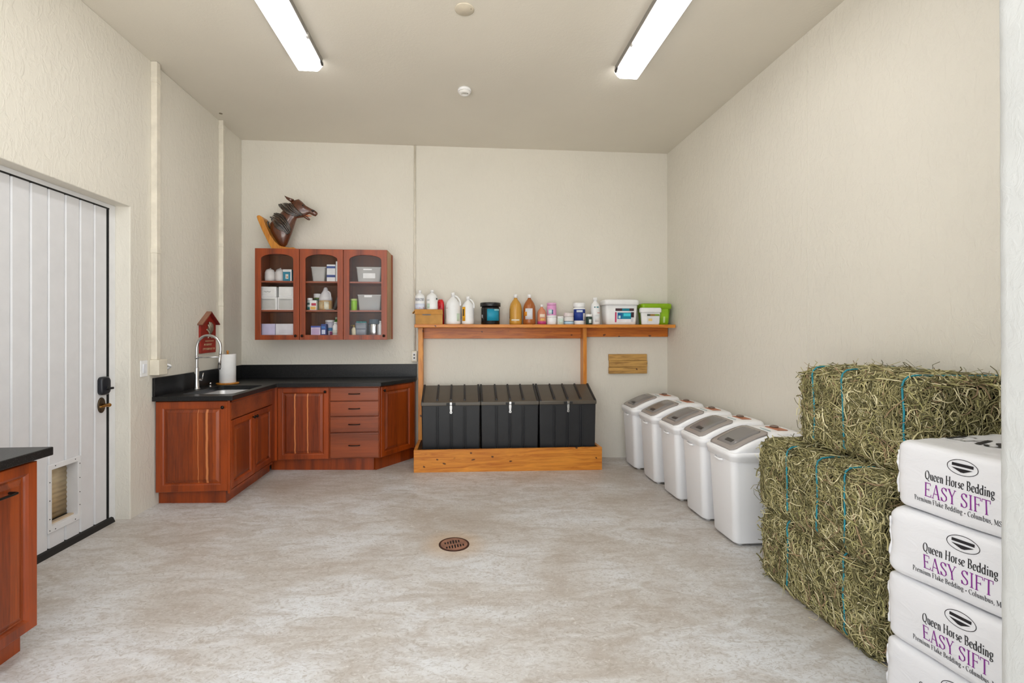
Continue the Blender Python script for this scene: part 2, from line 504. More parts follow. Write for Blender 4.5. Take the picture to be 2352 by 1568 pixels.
# ------------------------------------------------------------------ drawn serif lettering (for printed words)
def _bowl(cx, cy, rx, ry, a0=0, a1=360, n=16):
    return arc(cx, cy, rx, ry, a0, a1, n)
XH = 0.64
def _stem(x, y0, y1):
    return [(x, y0), (x, y1)]
GL = {
 'E': (0.74, [_stem(.17, 0, 1)], [((.17, .025), (.66, .025)), ((.17, .975), (.60, .975)), ((.17, .52), (.48, .52)), ((.66, 0), (.69, .2)), ((.60, 1), (.62, .82)), ((.48, .43), (.48, .61))], [(.17, 0, .2), (.17, 1, .2)]),
 'A': (0.80, [[(.40, 1), (.68, 0)]], [((.40, 1), (.10, 0)), ((.2, .34), (.58, .34))], [(.10, 0, .2), (.68, 0, .24)]),
 'S': (0.66, [[(.54, .80), (.44, .94), (.30, .97), (.16, .88), (.13, .74), (.22, .60), (.40, .48), (.53, .36), (.54, .20), (.44, .06), (.30, .02), (.15, .08), (.09, .24)]], [((.56, .98), (.55, .74)), ((.08, .02), (.08, .28))], []),
 'Y': (0.76, [[(.10, 1), (.37, .48)], _stem(.37, 0, .5)], [((.37, .48), (.64, 1))], [(.37, 0, .24), (.10, 1, .24), (.64, 1, .2)]),
 'I': (0.40, [_stem(.20, 0, 1)], [], [(.20, 0, .28), (.20, 1, .28)]),
 'F': (0.68, [_stem(.17, 0, 1)], [((.17, .975), (.60, .975)), ((.17, .52), (.48, .52)), ((.60, 1), (.62, .80)), ((.48, .43), (.48, .61))], [(.17, 0, .26), (.17, 1, .2)]),
 'T': (0.74, [_stem(.37, 0, 1)], [((.06, .975), (.68, .975)), ((.06, 1), (.05, .78)), ((.68, 1), (.69, .78))], [(.37, 0, .26)]),
 'Q': (0.86, [_bowl(.42, .5, .32, .48)], [], []),
 'H': (0.88, [_stem(.18, 0, 1), _stem(.68, 0, 1)], [((.18, .52), (.68, .52))], [(.18, 0, .26), (.18, 1, .26), (.68, 0, .26), (.68, 1, .26)]),
 'B': (0.74, [_stem(.18, 0, 1), _bowl(.30, .75, .24, .235, 90, -90), _bowl(.30, .265, .29, .25, 90, -90)], [((.18, .975), (.32, .975)), ((.18, .52), (.32, .52)), ((.18, .025), (.32, .025))], [(.14, 0, .2), (.14, 1, .2)]),
 'P': (0.68, [_stem(.18, 0, 1), _bowl(.30, .73, .26, .25, 90, -90)], [((.18, .975), (.32, .975)), ((.18, .48), (.32, .48))], [(.18, 0, .28), (.14, 1, .2)]),
 'C': (0.76, [_bowl(.44, .5, .34, .48, 50, 310)], [((.66, .98), (.66, .72))], []),
 'M': (1.00, [_stem(.82, 0, 1), [(.18, 1), (.50, .12)]], [((.18, 0), (.18, 1)), ((.50, .12), (.82, 1))], [(.16, 0, .22), (.82, 0, .26), (.14, 1, .2), (.86, 1, .2)]),
 'O': (0.84, [_bowl(.42, .5, .34, .48)], [], []),
 'N': (0.86, [[(.16, 1), (.68, 0)]], [((.16, 0), (.16, 1)), ((.68, 0), (.68, 1))], [(.16, 0, .2), (.68, 1, .2), (.12, 1, .2)]),
 'u': (0.62, [[(.16, XH), (.16, .2), (.22, .06), (.32, .03), (.44, .12)], _stem(.46, 0, XH)], [], [(.10, XH, .14), (.40, XH, .14), (.52, 0.02, .12)]),
 'e': (0.54, [_bowl(.27, XH / 2, .2, XH / 2, 20, 320)], [((.09, .36), (.46, .36))], []),
 'n': (0.64, [_stem(.16, 0, XH), [(.16, .46), (.28, XH - .02), (.40, XH - .04), (.46, .46), (.46, 0)]], [], [(.16, 0, .22), (.10, XH, .14), (.46, 0, .22)]),
 'm': (0.94, [_stem(.16, 0, XH), [(.16, .46), (.28, XH - .02), (.40, XH - .04), (.46, .46), (.46, 0)], [(.46, .46), (.58, XH - .02), (.70, XH - .04), (.76, .46), (.76, 0)]], [], [(.16, 0, .2), (.10, XH, .14), (.46, 0, .2), (.76, 0, .2)]),
 'o': (0.58, [_bowl(.29, XH / 2, .21, XH / 2)], [], []),
 'r': (0.46, [_stem(.16, 0, XH), [(.16, .44), (.26, XH - .02), (.38, XH - .03)]], [], [(.16, 0, .24), (.10, XH, .14)]),
 's': (0.46, [[(.36, .52), (.26, XH - .02), (.13, .54), (.13, .43), (.24, .34), (.36, .24), (.35, .1), (.22, .02), (.09, .12)]], [], []),
 'd': (0.64, [_bowl(.26, XH / 2, .19, XH / 2, 40, 320), _stem(.46, 0, 1)], [], [(.40, 1, .14), (.52, .02, .12)]),
 'b': (0.62, [_bowl(.34, XH / 2, .19, XH / 2, -140, 140), _stem(.14, 0, 1)], [], [(.09, 1, .12)]),
 'i': (0.32, [_stem(.16, 0, XH), [(.16, .80), (.16, .93)]], [], [(.16, 0, .22), (.11, XH, .12)]),
 'l': (0.32, [_stem(.16, 0, 1)], [], [(.16, 0, .22), (.11, 1, .12)]),
 'g': (0.58, [_bowl(.26, .42, .18, .21), [(.20, .2), (.12, .1), (.22, .03), (.40, 0), (.46, -.1), (.40, -.22), (.24, -.26), (.10, -.18), (.10, -.06), (.2, .02)]], [((.40, .58), (.54, .62))], []),
 'a': (0.54, [[(.12, .52), (.22, XH - .01), (.34, .58), (.37, .44), (.37, .04), (.46, .02)], _bowl(.24, .18, .13, .16, 60, 330)], [((.2, .36), (.37, .38))], []),
 'k': (0.62, [_stem(.15, 0, 1), [(.26, .36), (.50, 0)]], [((.15, .26), (.46, XH))], [(.15, 0, .22), (.10, 1, .12), (.48, XH, .16), (.52, 0, .18)]),
 ',': (0.26, [[(.12, .08), (.14, 0), (.08, -.14)]], [], []),
 '*': (0.46, [[(.12, .36), (.34, .36)]], [], []),
 ' ': (0.30, [], [], []),
}

def lettering(text, height, bold=0.15, width=None):
    """flat 2D quads of a printed line: list of 4-point tuples, baseline at 0, start at x=0"""
    quads, x = [], 0.0
    NIB = math.radians(18)
    def strip(pts, fixed=None):
        P = [Vector((p[0], p[1])) for p in pts]
        L, R = [], []
        for i, p in enumerate(P):
            d = P[min(i + 1, len(P) - 1)] - P[max(i - 1, 0)]
            d.normalize()
            w = fixed if fixed else max(bold * abs(math.sin(math.atan2(d.y, d.x) - NIB)), bold * 0.32)
            nrm = Vector((-d.y, d.x)) * (w / 2)
            L.append(p + nrm); R.append(p - nrm)
        for i in range(len(P) - 1):
            quads.append([(q.x + x, q.y) for q in (L[i], L[i + 1], R[i + 1], R[i])])
    for ch in text:
        adv, heavy, light, serif = GL[ch]
        for st in heavy:
            strip(st, bold * 1.5 if ch == '*' else None)
        for a, b in light:
            strip([a, b], 0.05)
        if ch == 'Q':
            strip([(.40, .12), (.60, -.08), (.80, -.14)], 0.09)
        for sx, sy, w in serif:
            yy = sy + (0.02 if sy < 0.01 else -0.02)
            strip([(sx - w / 2, yy), (sx + w / 2, yy)], 0.045)
        x += adv
    k = height
    kx = height if width is None else width / x
    return [[(px * kx, py * k) for px, py in q] for q in quads]

def print_mesh(quads, place, mat, name, parent, label=None):
    """quads of 2D points -> mesh; place(x, y) gives the local 3D point"""
    mb = MB()
    for q in quads:
        n = len(q)
        # split wide quads so that print follows curved surfaces
        mb.add([place(*p) for p in q], [tuple(range(n))])
    o = mb.build(name, mat, parent, local=True)
    if label: o['label'] = label
    return o

# ------------------------------------------------------------------ the room
L_, R_, B_, CE = -2.579, 2.592, 5.73, 3.7775
FRONT_IN, FRONT_OUT = 1.12, 0.86

# floor, falling slightly to the right
mb = MB(); mb.prism([(L_ - .2, FRONT_OUT), (R_ + .15, FRONT_OUT), (R_ + .15, B_ + .15), (L_ - .2, B_ + .15)], lambda p: fz(p[0]) - .12, lambda p: fz(p[0]))
floor = mb.build('floor', 'floor', origin=(0, 0, 0)); struct(floor, 'mottled grey polished concrete floor')
mb = MB(); mb.prism([(-9, -9), (9, -9), (9, FRONT_OUT), (-9, FRONT_OUT)], lambda p: fz(p[0]) - .12, lambda p: fz(p[0]))
o = mb.build('ground', plain((206, 202, 196), 0.8), origin=(0, 0, 0)); struct(o, 'pale paving outside the wide opening')

mb = MB(); mb.box(L_ - .25, R_ + .2, FRONT_OUT, B_ + .2, CE, CE + .15)
struct(mb.build('ceiling', 'ceil', origin=(0, 0, 0)), 'cream painted flat ceiling')
mb = MB(); mb.box(L_ - .25, R_ + .2, B_, B_ + .18, -.2, CE)
struct(mb.build('wall_back', 'wall', origin=(0, 0, 0)), 'cream stucco back wall')
mb = MB(); mb.box(R_, R_ + .18, FRONT_OUT, B_, -.2, CE)
struct(mb.build('wall_right', 'wall', origin=(0, 0, 0)), 'cream stucco right wall')

# left wall with the doorway
DY0, DY1, DZ = 2.62, 3.877, 2.50
mb = MB()
mb.holed([(FRONT_OUT, -.2), (DY0, -.2), (DY0, DZ), (DY1, DZ), (DY1, -.2), (B_, -.2), (B_, CE), (FRONT_OUT, CE)], [], L_ - .22, L_, 'x')
struct(mb.build('wall_left', 'wall', origin=(0, 0, 0), bevel=.006), 'cream stucco left wall with doorway')

# front wall: a wide opening; rough stucco edge on its right jamb
OX0, OX1, OZ = -2.45, 1.40, 3.68
mb = MB(); mb.box(L_ - .2, OX0, FRONT_OUT, FRONT_IN, -.2, CE); mb.box(OX0, R_, FRONT_OUT, FRONT_IN, OZ, CE)
struct(mb.build('wall_front', 'wall', origin=(0, 0, 0)), 'cream stucco front wall over the opening')
mb = MB()
rings = []
NZ = 230
for k in range(NZ + 1):
    z = -.15 + (OZ + .15) * k / NZ
    xe = OX1 + (1.524 - z) * 0.0042
    ring = []
    for (px, py, kx, ky) in ((R_, FRONT_IN, 0, 0), (xe + .03, FRONT_IN, .2, 1), (xe + .012, FRONT_IN - .002, 1, 1), (xe + .003, FRONT_IN - .010, 1, 1), (xe, FRONT_IN - .026, 1, .3), (xe, FRONT_IN - .1, 1, 0), (xe, FRONT_IN - .18, 1, 0), (xe, FRONT_OUT + .02, 1, .3), (xe + .02, FRONT_OUT, .3, 1), (R_, FRONT_OUT, 0, 0)):
        n1 = noise.noise(Vector((px * 9, py * 14, z * 13))) * .005 + noise.noise(Vector((px * 30, py * 40, z * 48))) * .0028
        ring.append((px + n1 * kx, py + n1 * ky * .6, z))
    rings.append(ring)
mb.loft(rings)
o = mb.build('wall_front_jamb', 'jamb', origin=(0, 0, 0)); struct(o, 'bright white stucco jamb of the front opening')

mb = MB(); mb.box(R_ - .0025, R_ + .01, 3.314, 3.324, -.1, CE)
struct(mb.build('trim_2', 'wall', origin=(0, 0, 0), bevel=.001), 'faint plaster seam up the right wall')

# ------------------------------------------------------------------ door, frame and pet door (left wall)
DX = -2.69
mb = MB()
YF = 3.806
mb.holed([(DY0, -.05), (DY0, DZ), (DY1, DZ), (DY1, -.05), (YF + .006, -.05), (YF + .006, 2.466), (DY0 + .06, 2.466), (DY0 + .06, -.05)], [], L_ - .2, DX + .004, 'x')
fr = mb.build('trim_1', 'whitepaint', origin=(0, 0, 0), bevel=.004); struct(fr, 'white painted door frame')
dr = thing('door_1', 'white plank door with pet flap and black keypad lock', None, (DX, 3.2, .09))
dr['kind'] = 'structure'
PY0, PY1, PZ0, PZ1 = 3.30, 3.518, .245, .622     # pet opening
ys = [2.69, 2.78, 2.905, 3.033, 3.161, 3.288, 3.419, 3.543, 3.672, YF - .008]
for i in range(len(ys) - 1):
    a, b = ys[i] + .004, ys[i + 1] - .004
    mb = MB()
    zt = 2.458
    def plank(z0, z1, y0, y1):
        # plank with chamfered long edges
        mb.prism([(y0, DX - .03), (y1, DX - .03), (y1, DX - .008), (y1 - .006, DX), (y0 + .006, DX), (y0, DX - .008)], z0, z1, 'z')
        for q in range(len(mb.v) - 12, len(mb.v)):
            p = mb.v[q]; mb.v[q] = (p[1], p[0], p[2])
    lo, hi = max(a, PY0 - .004), min(b, PY1 + .004)
    if hi - lo > .01:
        plank(.10, PZ0, a, b); plank(PZ1, zt, a, b)
        if lo - a > .012: plank(PZ0, PZ1, a, lo)
        if b - hi > .012: plank(PZ0, PZ1, hi, b)
    else:
        plank(.10, zt, a, b)
    mb.build('plank', 'doorwhite', dr)
mb = MB(); mb.holed([(2.69, .10), (YF - .008, .10), (YF - .008, 2.458), (2.69, 2.458)], [[(PY0, PZ0), (PY0, PZ1), (PY1, PZ1), (PY1, PZ0)]], DX - .05, DX - .012, 'x')
mb.build('core_board', 'groove_highlight', dr)
mb = MB(); mb.box(DX - .03, DX + .005, YF - .007, YF + .001, .09, 2.468); mb.box(DX - .03, DX + .006, 2.69, YF + .004, 2.458, 2.468)
o = mb.build('weatherstrip', 'rubber', dr); o['label'] = 'black rubber weatherstrip'
mb = MB(); mb.hull8([(DX - .03, 2.69, .04), (DX + .045, 2.69, .04), (DX + .045, YF + .03, .04), (DX - .03, YF + .03, .04), (DX - .03, 2.69, .115), (DX + .018, 2.69, .10), (DX + .018, YF + .03, .10), (DX - .03, YF + .03, .115)])
o = mb.build('door_sweep', 'rubber', dr, bevel=.004); o['label'] = 'black door sweep and sill'
# pet door
pf = MB(); pf.holed([(3.276, .208), (3.538, .208), (3.538, .654), (3.276, .654)], [[(PY0 + .004, PZ0 + .004), (PY0 + .004, PZ1 - .004), (PY1 - .004, PZ1 - .004), (PY1 - .004, PZ0 + .004)]], DX + .001, DX + .009, 'x')
petf = pf.build('pet_door_frame', 'whitepaint', dr, bevel=.002)
mb = MB()
mb.box(DX - .075, DX + .002, PY1 - .004, PY1 + .012, PZ0 - .01, PZ1 + .01); mb.box(DX - .075, DX + .002, PY0 - .012, PY0 + .004, PZ0 - .01, PZ1 + .01)
mb.box(DX - .075, DX + .002, PY0, PY1, PZ1 - .004, PZ1 + .012); mb.box(DX - .075, DX + .002, PY0, PY1, PZ0 - .012, PZ0 + .004)
mb.build('liner', 'whitepaint', petf)
mb = MB(); mb.box(DX - .052, DX - .02, PY0, PY1, PZ0 + .004, PZ0 + .014)
o = mb.build('sill_strip', plain((196, 176, 150), .6), petf)
mb = MB()
FN = 60
rings = []
for k in range(FN + 1):
    z = PZ0 + .006 + (PZ1 - .006 - PZ0) * k / FN
    w = .0025 * math.sin(z * 190)
    rings.append([(DX - .066 + w, PY0 + .004, z), (DX - .066 + w, PY1 - .004, z), (DX - .072 + w, PY1 - .004, z), (DX - .072 + w, PY0 + .004, z)])
mb.loft(rings)
t = NT('yellowed_flap_vinyl')
vv = t.coords((1, .4, 1)); nn = t.noise(vv, 7, 4)
zc = t.n('ShaderNodeTexCoord'); sp = t.n('ShaderNodeSeparateXYZ'); t.l(zc.outputs['Generated'], sp.inputs[0])
dirt = t.ramp(sp.outputs['Z'], [(0.02, (118, 96, 62)), (0.35, (178, 156, 118)), (0.8, (214, 198, 164))])
t.color(t.mix(t.ramp(nn, [(.4, (0, 0, 0, 1)), (.7, (.6, .6, .6, 1))]), dirt, (150, 120, 78)))
t.set(Roughness=.35)
o = mb.build('flap', t.m, petf); o['label'] = 'yellowed ribbed pet flap with scuffs'
mb = MB(); mb.box(DX - .064, DX - .058, PY0 + .004, PY1 - .01, PZ0 + .004, PZ0 + .018); mb.build('gap_shade_strip', 'black', petf)  # dark strip painted in for the shaded gap below the flap
mb = MB(); mb.box(DX - .085, DX - .078, PY0 - .01, PY1 + .01, PZ0 - .01, PZ1 + .01); mb.build('light_block_panel', 'black', petf)  # added panel, keeps outside light from leaking past the flap
for (sy, sz) in [(3.287, .30), (3.287, .42), (3.287, .54), (3.287, .225), (3.528, .31), (3.528, .40), (3.528, .50), (3.528, .60), (3.33, .639), (3.49, .639), (3.33, .222), (3.49, .222)]:
    mb = MB(); mb.lathe([(.0035, 0), (.0035, .002), (.0015, .003)], 8)
    mb.v = [(DX + .009 + p[2], sy + p[0], sz + p[1]) for p in mb.v]
    mb.build('screw', plain((70, 70, 72), .4, .8), petf)
# locks
mb = MB(); mb.loft([[(DX + h, p[0], p[1]) for p in [(q[0], q[1]) for q in rrect(3.70 + i, 3.792 - i, 1.052 + i, 1.188 - i, .03, 0)]] for h, i in ((0, 0), (.024, 0), (.034, .008))])
kp = mb.build('keypad_lock', plain((26, 28, 36), .3, var=.03), dr)
mb = MB(); mb.tube([(DX + .03, 3.752, 1.10), (DX + .05, 3.756, 1.10)], .014, 10); mb.box(DX + .048, DX + .060, 3.738, 3.782, 1.092, 1.108)
mb.build('thumb_turn', 'black', kp, bevel=.002)
mb = MB(); mb.loft([[(DX + h, 3.735 + (.036 - i) * math.cos(2 * PI * k / 24), .976 + (.058 - i) * math.sin(2 * PI * k / 24)) for k in range(24)] for h, i in ((0, 0), (.006, 0), (.010, .006))])
rp = mb.build('handle_plate', plain((84, 70, 52), .4, .8), dr)
mb = MB(); mb.tube([(DX + .008, 3.74, .976), (DX + .05, 3.74, .976)], .011, 10); mb.tube(smoothpath([(DX + .05, 3.74, .976), (DX + .058, 3.72, .977), (DX + .056, 3.67, .976), (DX + .05, 3.655, .975)]), .0085, 10); mb.lathe([(.006, -.014), (.014, -.008), (.016, 0), (.014, .008), (.006, .014)], 12, (DX + .052, 3.74), .976)
mb.build('lever', 'brass', rp)

# ------------------------------------------------------------------ wall conduits, switch
def conduit_left(y0, y1, zb, label, extra):
    th = thing('conduit', label, 'conduit', (L_, (y0 + y1) / 2, zb))
    mb = MB(); mb.box(L_, L_ + .048, y0, y1, zb, CE - .002); mb.build('channel', 'trimpaint', th, bevel=.004)
    for z in extra:
        mb = MB(); mb.box(L_, L_ + .052, y0 - .004, y1 + .004, z - .02, z + .02); mb.build('coupling', 'trimpaint', th, bevel=.003)
    return th
th = conduit_left(4.118, 4.168, 1.292, 'thick cream raceway running down left wall to a cable box', [3.62, 2.2])
mb = MB(); mb.box(L_, L_ + .075, 4.10, 4.215, 1.165, 1.292); bx = mb.build('junction_box', plain((226, 218, 200), .5), th, bevel=.004)
mb = MB(); mb.tube(smoothpath([(L_ + .05, 4.222, 1.25), (L_ + .075, 4.25, 1.235), (L_ + .06, 4.27, 1.22), (L_ + .04, 4.25, 1.205), (L_ + .05, 4.225, 1.20)]), .010, 8); mb.tube([(L_ + .05, 4.21, 1.24), (L_ + .055, 4.245, 1.24)], .014, 8)
mb.build('cable_loop', 'white', bx)
th = conduit_left(5.205, 5.232, 1.16, 'thin cream conduit behind the faucet on left wall', [3.70, 2.45, 1.82])
th = thing('conduit', 'narrow cream conduit down back wall to an outlet', 'conduit', (-.567, B_, 1.30))
mb = MB(); mb.tube([(-.567, B_ - .012, 1.30), (-.567, B_ - .012, CE - .002)], .011, 10); mb.build('pipe', 'trimpaint', th)
mb = MB(); mb.box(-.605, -.538, B_ - .035, B_, 1.165, 1.295); ob = mb.build('outlet_box', plain((222, 215, 198), .5), th, bevel=.004)
mb = MB(); mb.box(-.590, -.553, B_ - .039, B_ - .034, 1.185, 1.275); mb.build('receptacle', 'white', ob, bevel=.003)
mb = MB(); mb.box(-.580, -.563, B_ - .042, B_ - .038, 1.20, 1.222); mb.box(-.580, -.563, B_ - .042, B_ - .038, 1.238, 1.26); mb.build('sockets', plain((90, 86, 80), .5), ob)
th = thing('light_switch', 'white rocker light switch beside the door', 'switch', (L_, 4.03, 1.16))
mb = MB(); mb.box(L_, L_ + .008, 3.988, 4.068, 1.16, 1.292); pl = mb.build('switch_plate', 'white', th, bevel=.003)
mb = MB(); mb.hull8([(L_ + .008, 4.010, 1.19), (L_ + .012, 4.010, 1.19), (L_ + .012, 4.046, 1.19), (L_ + .008, 4.046, 1.19), (L_ + .008, 4.010, 1.262), (L_ + .017, 4.010, 1.262), (L_ + .017, 4.046, 1.262), (L_ + .008, 4.046, 1.262)])
mb.build('rocker', plain((228, 230, 236), .4), pl)

# ------------------------------------------------------------------ ceiling fittings
def tube_light(cx, y0, y1, label, side):
    th = thing('ceiling_light', label, 'light', (cx, (y0 + y1) / 2, CE), 0, 'long fluorescent ceiling lights')
    w0, w1, zb = .082, .112, 3.668
    mb = MB(); mb.prism([(cx - w1, CE - .001), (cx - w1 - .004, CE - .045), (cx + w1 + .004, CE - .045), (cx + w1, CE - .001)], y0 + .02, y1 - .02, 'y')
    mb.build('housing', plain((150, 146, 140), .35, .4), th, bevel=.003)
    lens = NT('lamp_lens')
    lens.color((242, 242, 244))
    sp = lens.n('ShaderNodeSeparateXYZ'); tcn = lens.n('ShaderNodeTexCoord'); lens.l(tcn.outputs['Object'], sp.inputs[0])
    ab = lens.n('ShaderNodeMath', operation='ABSOLUTE'); lens.l(sp.outputs[0], ab.inputs[0])
    sb = lens.n('ShaderNodeMath', operation='SUBTRACT'); lens.l(ab.outputs[0], sb.inputs[0]); sb.inputs[1].default_value = .042
    a2 = lens.n('ShaderNodeMath', operation='ABSOLUTE'); lens.l(sb.outputs[0], a2.inputs[0])
    em = lens.ramp(a2.outputs[0], [(0.014, (1, 1, 1, 1)), (0.040, (.085, .085, .088, 1))])
    lens.l(em, lens.b.inputs['Emission Color'])
    lens.b.inputs['Emission Strength'].default_value = LAMP_STRENGTH
    lens.set(Roughness=.35)
    mb = MB()
    def sec(y, k):
        return [(cx - w1 * (1 if k else .97), y, CE - .040), (cx - w0, y, zb + .006), (cx - w0 + .008, y, zb), (cx + w0 - .008, y, zb), (cx + w0, y, zb + .006), (cx + w1 * (1 if k else .97), y, CE - .040)]
    rings = [[(cx + (p[0] - cx) * .98, y0 if i else y0 + .0, max(p[2], zb + .03)) for i, p in enumerate(sec(y0, 1))], sec(y0 + .035, 1), sec(y1 - .035, 1), [(cx + (p[0] - cx) * .98, y1, max(p[2], zb + .03)) for p in sec(y1, 1)]]
    mb.loft(rings, smooth=False)
    mb.build('lens', lens.m, th)
    for y in (y1 - .06, y1 - .42, y1 - 1.1, y0 + .5):
        mb = MB(); s = side; mb.box(cx + s * (w1 - .004) - .006, cx + s * (w1 - .004) + .012, y, y + .03, CE - .062, CE - .03)
        mb.build('latch', plain((200, 198, 194), .4, .3), th, bevel=.002)
    mb = MB(); mb.box(cx + side * (w1 + .006) - .004, cx + side * (w1 + .006) + .004, y1 - .10, y1 - .05, CE - .07, CE - .05)
    mb.build('clip_gap', 'black', th)
    return th
tube_light(-1.258, 1.60, 4.00, 'long white fluorescent ceiling light nearest the plank door side', 1)
tube_light(1.405, 1.55, 3.90, 'long white fluorescent ceiling light nearest the hay bale side', -1)
th = thing('smoke_detector', 'small round white smoke detector on ceiling', 'smoke detector', (.024, 4.36, CE))
mb = MB(); mb.lathe([(.058, 0), (.062, -.008), (.062, -.022), (.056, -.026)], 28, (.024, 4.36), CE); bs = mb.build('base', 'white', th)
mb = MB(); mb.lathe([(.054, -.026), (.056, -.034), (.046, -.046), (.028, -.05), (.026, -.046), (.0, -.046)], 28, (.024, 4.36), CE); mb.build('cover', plain((232, 230, 226), .4), th)
mb = MB(); mb.lathe([(.004, -.044), (.004, -.051), (.0, -.051)], 8, (.052, 4.34), CE); mb.build('indicator', plain((90, 88, 84), .4), th)
th = thing('ceiling_plate', 'round blank cover plate painted like the ceiling', 'cover plate', (.018, 3.277, CE))
mb = MB(); mb.lathe([(.066, 0), (.068, -.004), (.062, -.008), (0, -.009)], 32, (.018, 3.277), CE); mb.build('disc', plain((208, 198, 178), .55), th)
mb = MB(); mb.lathe([(.004, -.008), (.004, -.011), (0, -.012)], 8, (.064, 3.26), CE); mb.build('screw', plain((150, 140, 122), .4), th)
th = thing('cable_stub', 'small cable stub poking from ceiling corner above thin conduit', 'cable', (L_ + .1, 5.05, CE))
mb = MB(); mb.lathe([(.016, 0), (.016, -.004), (.004, -.006)], 12, (L_ + .10, 5.05), CE); mb.build('grommet', plain((120, 108, 88), .6), th)

# ------------------------------------------------------------------ floor drain
th = thing('floor_drain', 'rusty round iron drain grate in the concrete', 'drain', (-.056, 3.37, fz(-.056)))
th.rotation_euler = (0, math.atan(.0248), 0)
mb = MB(); mb.lathe([(.109, -.012), (.109, .004), (.101, .007), (.095, .003), (.095, -.012)], 40); mb.build('rim', 'iron_dark', th, local=True)
slots = []
rot = math.radians(20)
for row in (-1, 1):
    for k in range(-3, 4):
        cxs = k * .0205 + (.006 if row > 0 else -.004); cys = row * .034
        ln = .029 - .004 * abs(k)
        lp = []
        for a in range(10):
            ang = 2 * PI * a / 10
            px = .0062 * math.cos(ang); py = .0062 * math.sin(ang) + (ln - .0062) * (1 if math.sin(ang) >= 0 else -1)
            X, Y = cxs + px + py * .25, cys + py
            lp.append((X * math.cos(rot) - Y * math.sin(rot), X * math.sin(rot) + Y * math.cos(rot)))
        if max(math.hypot(*p) for p in lp) < .09:
            slots.append(lp)
mb = MB(); mb.holed([(.0955 * math.cos(2 * PI * k / 40), .0955 * math.sin(2 * PI * k / 40)) for k in range(40)], slots, -.004, .004); mb.build('grate', 'iron', th, local=True)
mb = MB(); mb.lathe([(.094, .0005), (.094, .0012), (0, .0012)], 30); mb.build('pit_shade', plain((20, 8, 4), .9), th, local=True)  # flat dark disc stands for the shade in the hole below

# ------------------------------------------------------------------ cabinet joinery
Zv = Vector((0, 0, 1))
def frame_pts(o, u, n):
    o = Vector(o); u = Vector(u).normalized(); n = Vector(n).normalized()
    return lambda a, b, c: tuple(o + u * a + Zv * b + n * c)

def knob(parent, P, a, b, mat='bronze'):
    mb = MB()
    prof = [(.005, 0), (.005, .012), (.013, .018), (.015, .023), (.011, .029), (0.001, .031)]
    rings = [[P(a + r * math.cos(2 * PI * k / 12), b + r * math.sin(2 * PI * k / 12), c) for k in range(12)] for r, c in prof]
    mb.loft(rings)
    return mb.build('knob', mat, parent)

def rect_rings(P, w, h, rings):
    return [[P(i, i, c), P(w - i, i, c), P(w - i, h - i, c), P(i, h - i, c)] for i, c in [(r[0], r[1]) for r in rings]]

def panel_door(parent, o, u, n, w, h, fw=.058, knob_at=None, mat='cherry', pmat='cherry_panel'):
    P = frame_pts(o, u, n)
    mb = MB(); mb.loft(rect_rings(P, w, h, [(0, -.02), (0, -.003), (.003, 0), (fw - .011, 0), (fw - .006, -.003), (fw - .001, -.006), (fw + .003, -.013)]), cap0=True, cap1=False, smooth=False)
    d = mb.build('door', mat, parent)
    mb = MB(); mb.loft(rect_rings(P, w, h, [(fw + .001, -.015), (fw + .003, -.013), (fw + .010, -.013), (fw + .030, -.004), (fw + .032, -.002)]), smooth=False)
    mb.build('panel', pmat, d)
    if knob_at:
        knob(d, P, *knob_at)
    return d

def slab_front(parent, o, u, n, w, h, name='drawer', pull=True):
    P = frame_pts(o, u, n)
    mb = MB(); mb.loft(rect_rings(P, w, h, [(0, -.02), (0, -.006), (.002, -.003), (.008, 0)]), smooth=False)
    d = mb.build(name, 'cherry_h', parent)
    if pull:
        c, b = w / 2, h / 2 + .004
        pts = [P(c - .056, b, 0), P(c - .056, b, .014), P(c - .03, b, .024), P(c, b, .027), P(c + .03, b, .024), P(c + .056, b, .014), P(c + .056, b, 0)]
        mb = MB(); mb.tube(smoothpath(pts, 4), .0052, 8)
        mb.build('handle', 'bronze', d)
    return d

CT = .983          # worktop surface
CB = .943          # underside
DT, DB = .930, .172  # top and bottom of the fronts
XF, YFc = -1.965, 5.12   # front planes of the two runs
YE = 4.160               # end of the left run

# sink cabinet along the left wall
sc = thing('sink_cabinet', 'cherry sink base cabinet with end door beside the white door wall', 'cabinet', (-2.27, 4.62, fz(-2.27)))
mb = MB(); mb.box(L_ + .002, XF - .021, YE + .021, 5.70, .166, .80); mb.box(L_ + .002, L_ + .03, YE + .021, 5.70, .80, CB - .001); mb.box(XF - .03, XF - .021, YE + .021, 5.13, .80, CB - .001); mb.box(L_ + .002, XF - .021, YE + .021, YE + .05, .80, CB - .001)
mb.build('carcass', 'cherry', sc)
mb = MB(); mb.prism([(L_ + .002, YE + .06), (-2.03, YE + .06), (-2.03, 5.14), (L_ + .002, 5.14)], lambda p: fz(p[0]) - .004, .168)
mb.build('toe_kick', 'cherry', sc)
panel_door(sc, (L_ + .012, YE, DB), (1, 0, 0), (0, -1, 0), XF - .022 - (L_ + .012), DT - DB + .005, .066, (XF - .022 - L_ - .045, DT - DB - .045), pmat='cherry_panel_end')
mb = MB(); mb.box(XF - .021, XF, YE, YE + .018, DB, CB - .002); mb.box(XF - .021, XF, YE - .001, 5.12, CB - .02, CB - .002); mb.box(XF - .021, XF - .003, 5.05, 5.14, .168, CB - .001); mb.box(XF - .021, XF - .003, YE, 5.06, .150, .173)
mb.build('face_frame', 'cherry', sc)
slab_front(sc, (XF, YE + .022, .772), (0, 1, 0), (1, 0, 0), .868, .150, 'false_drawer', False)
panel_door(sc, (XF, YE + .022, DB + .006), (0, 1, 0), (1, 0, 0), .430, .586, .058, (.405, .545), pmat='cherry_panel_y')
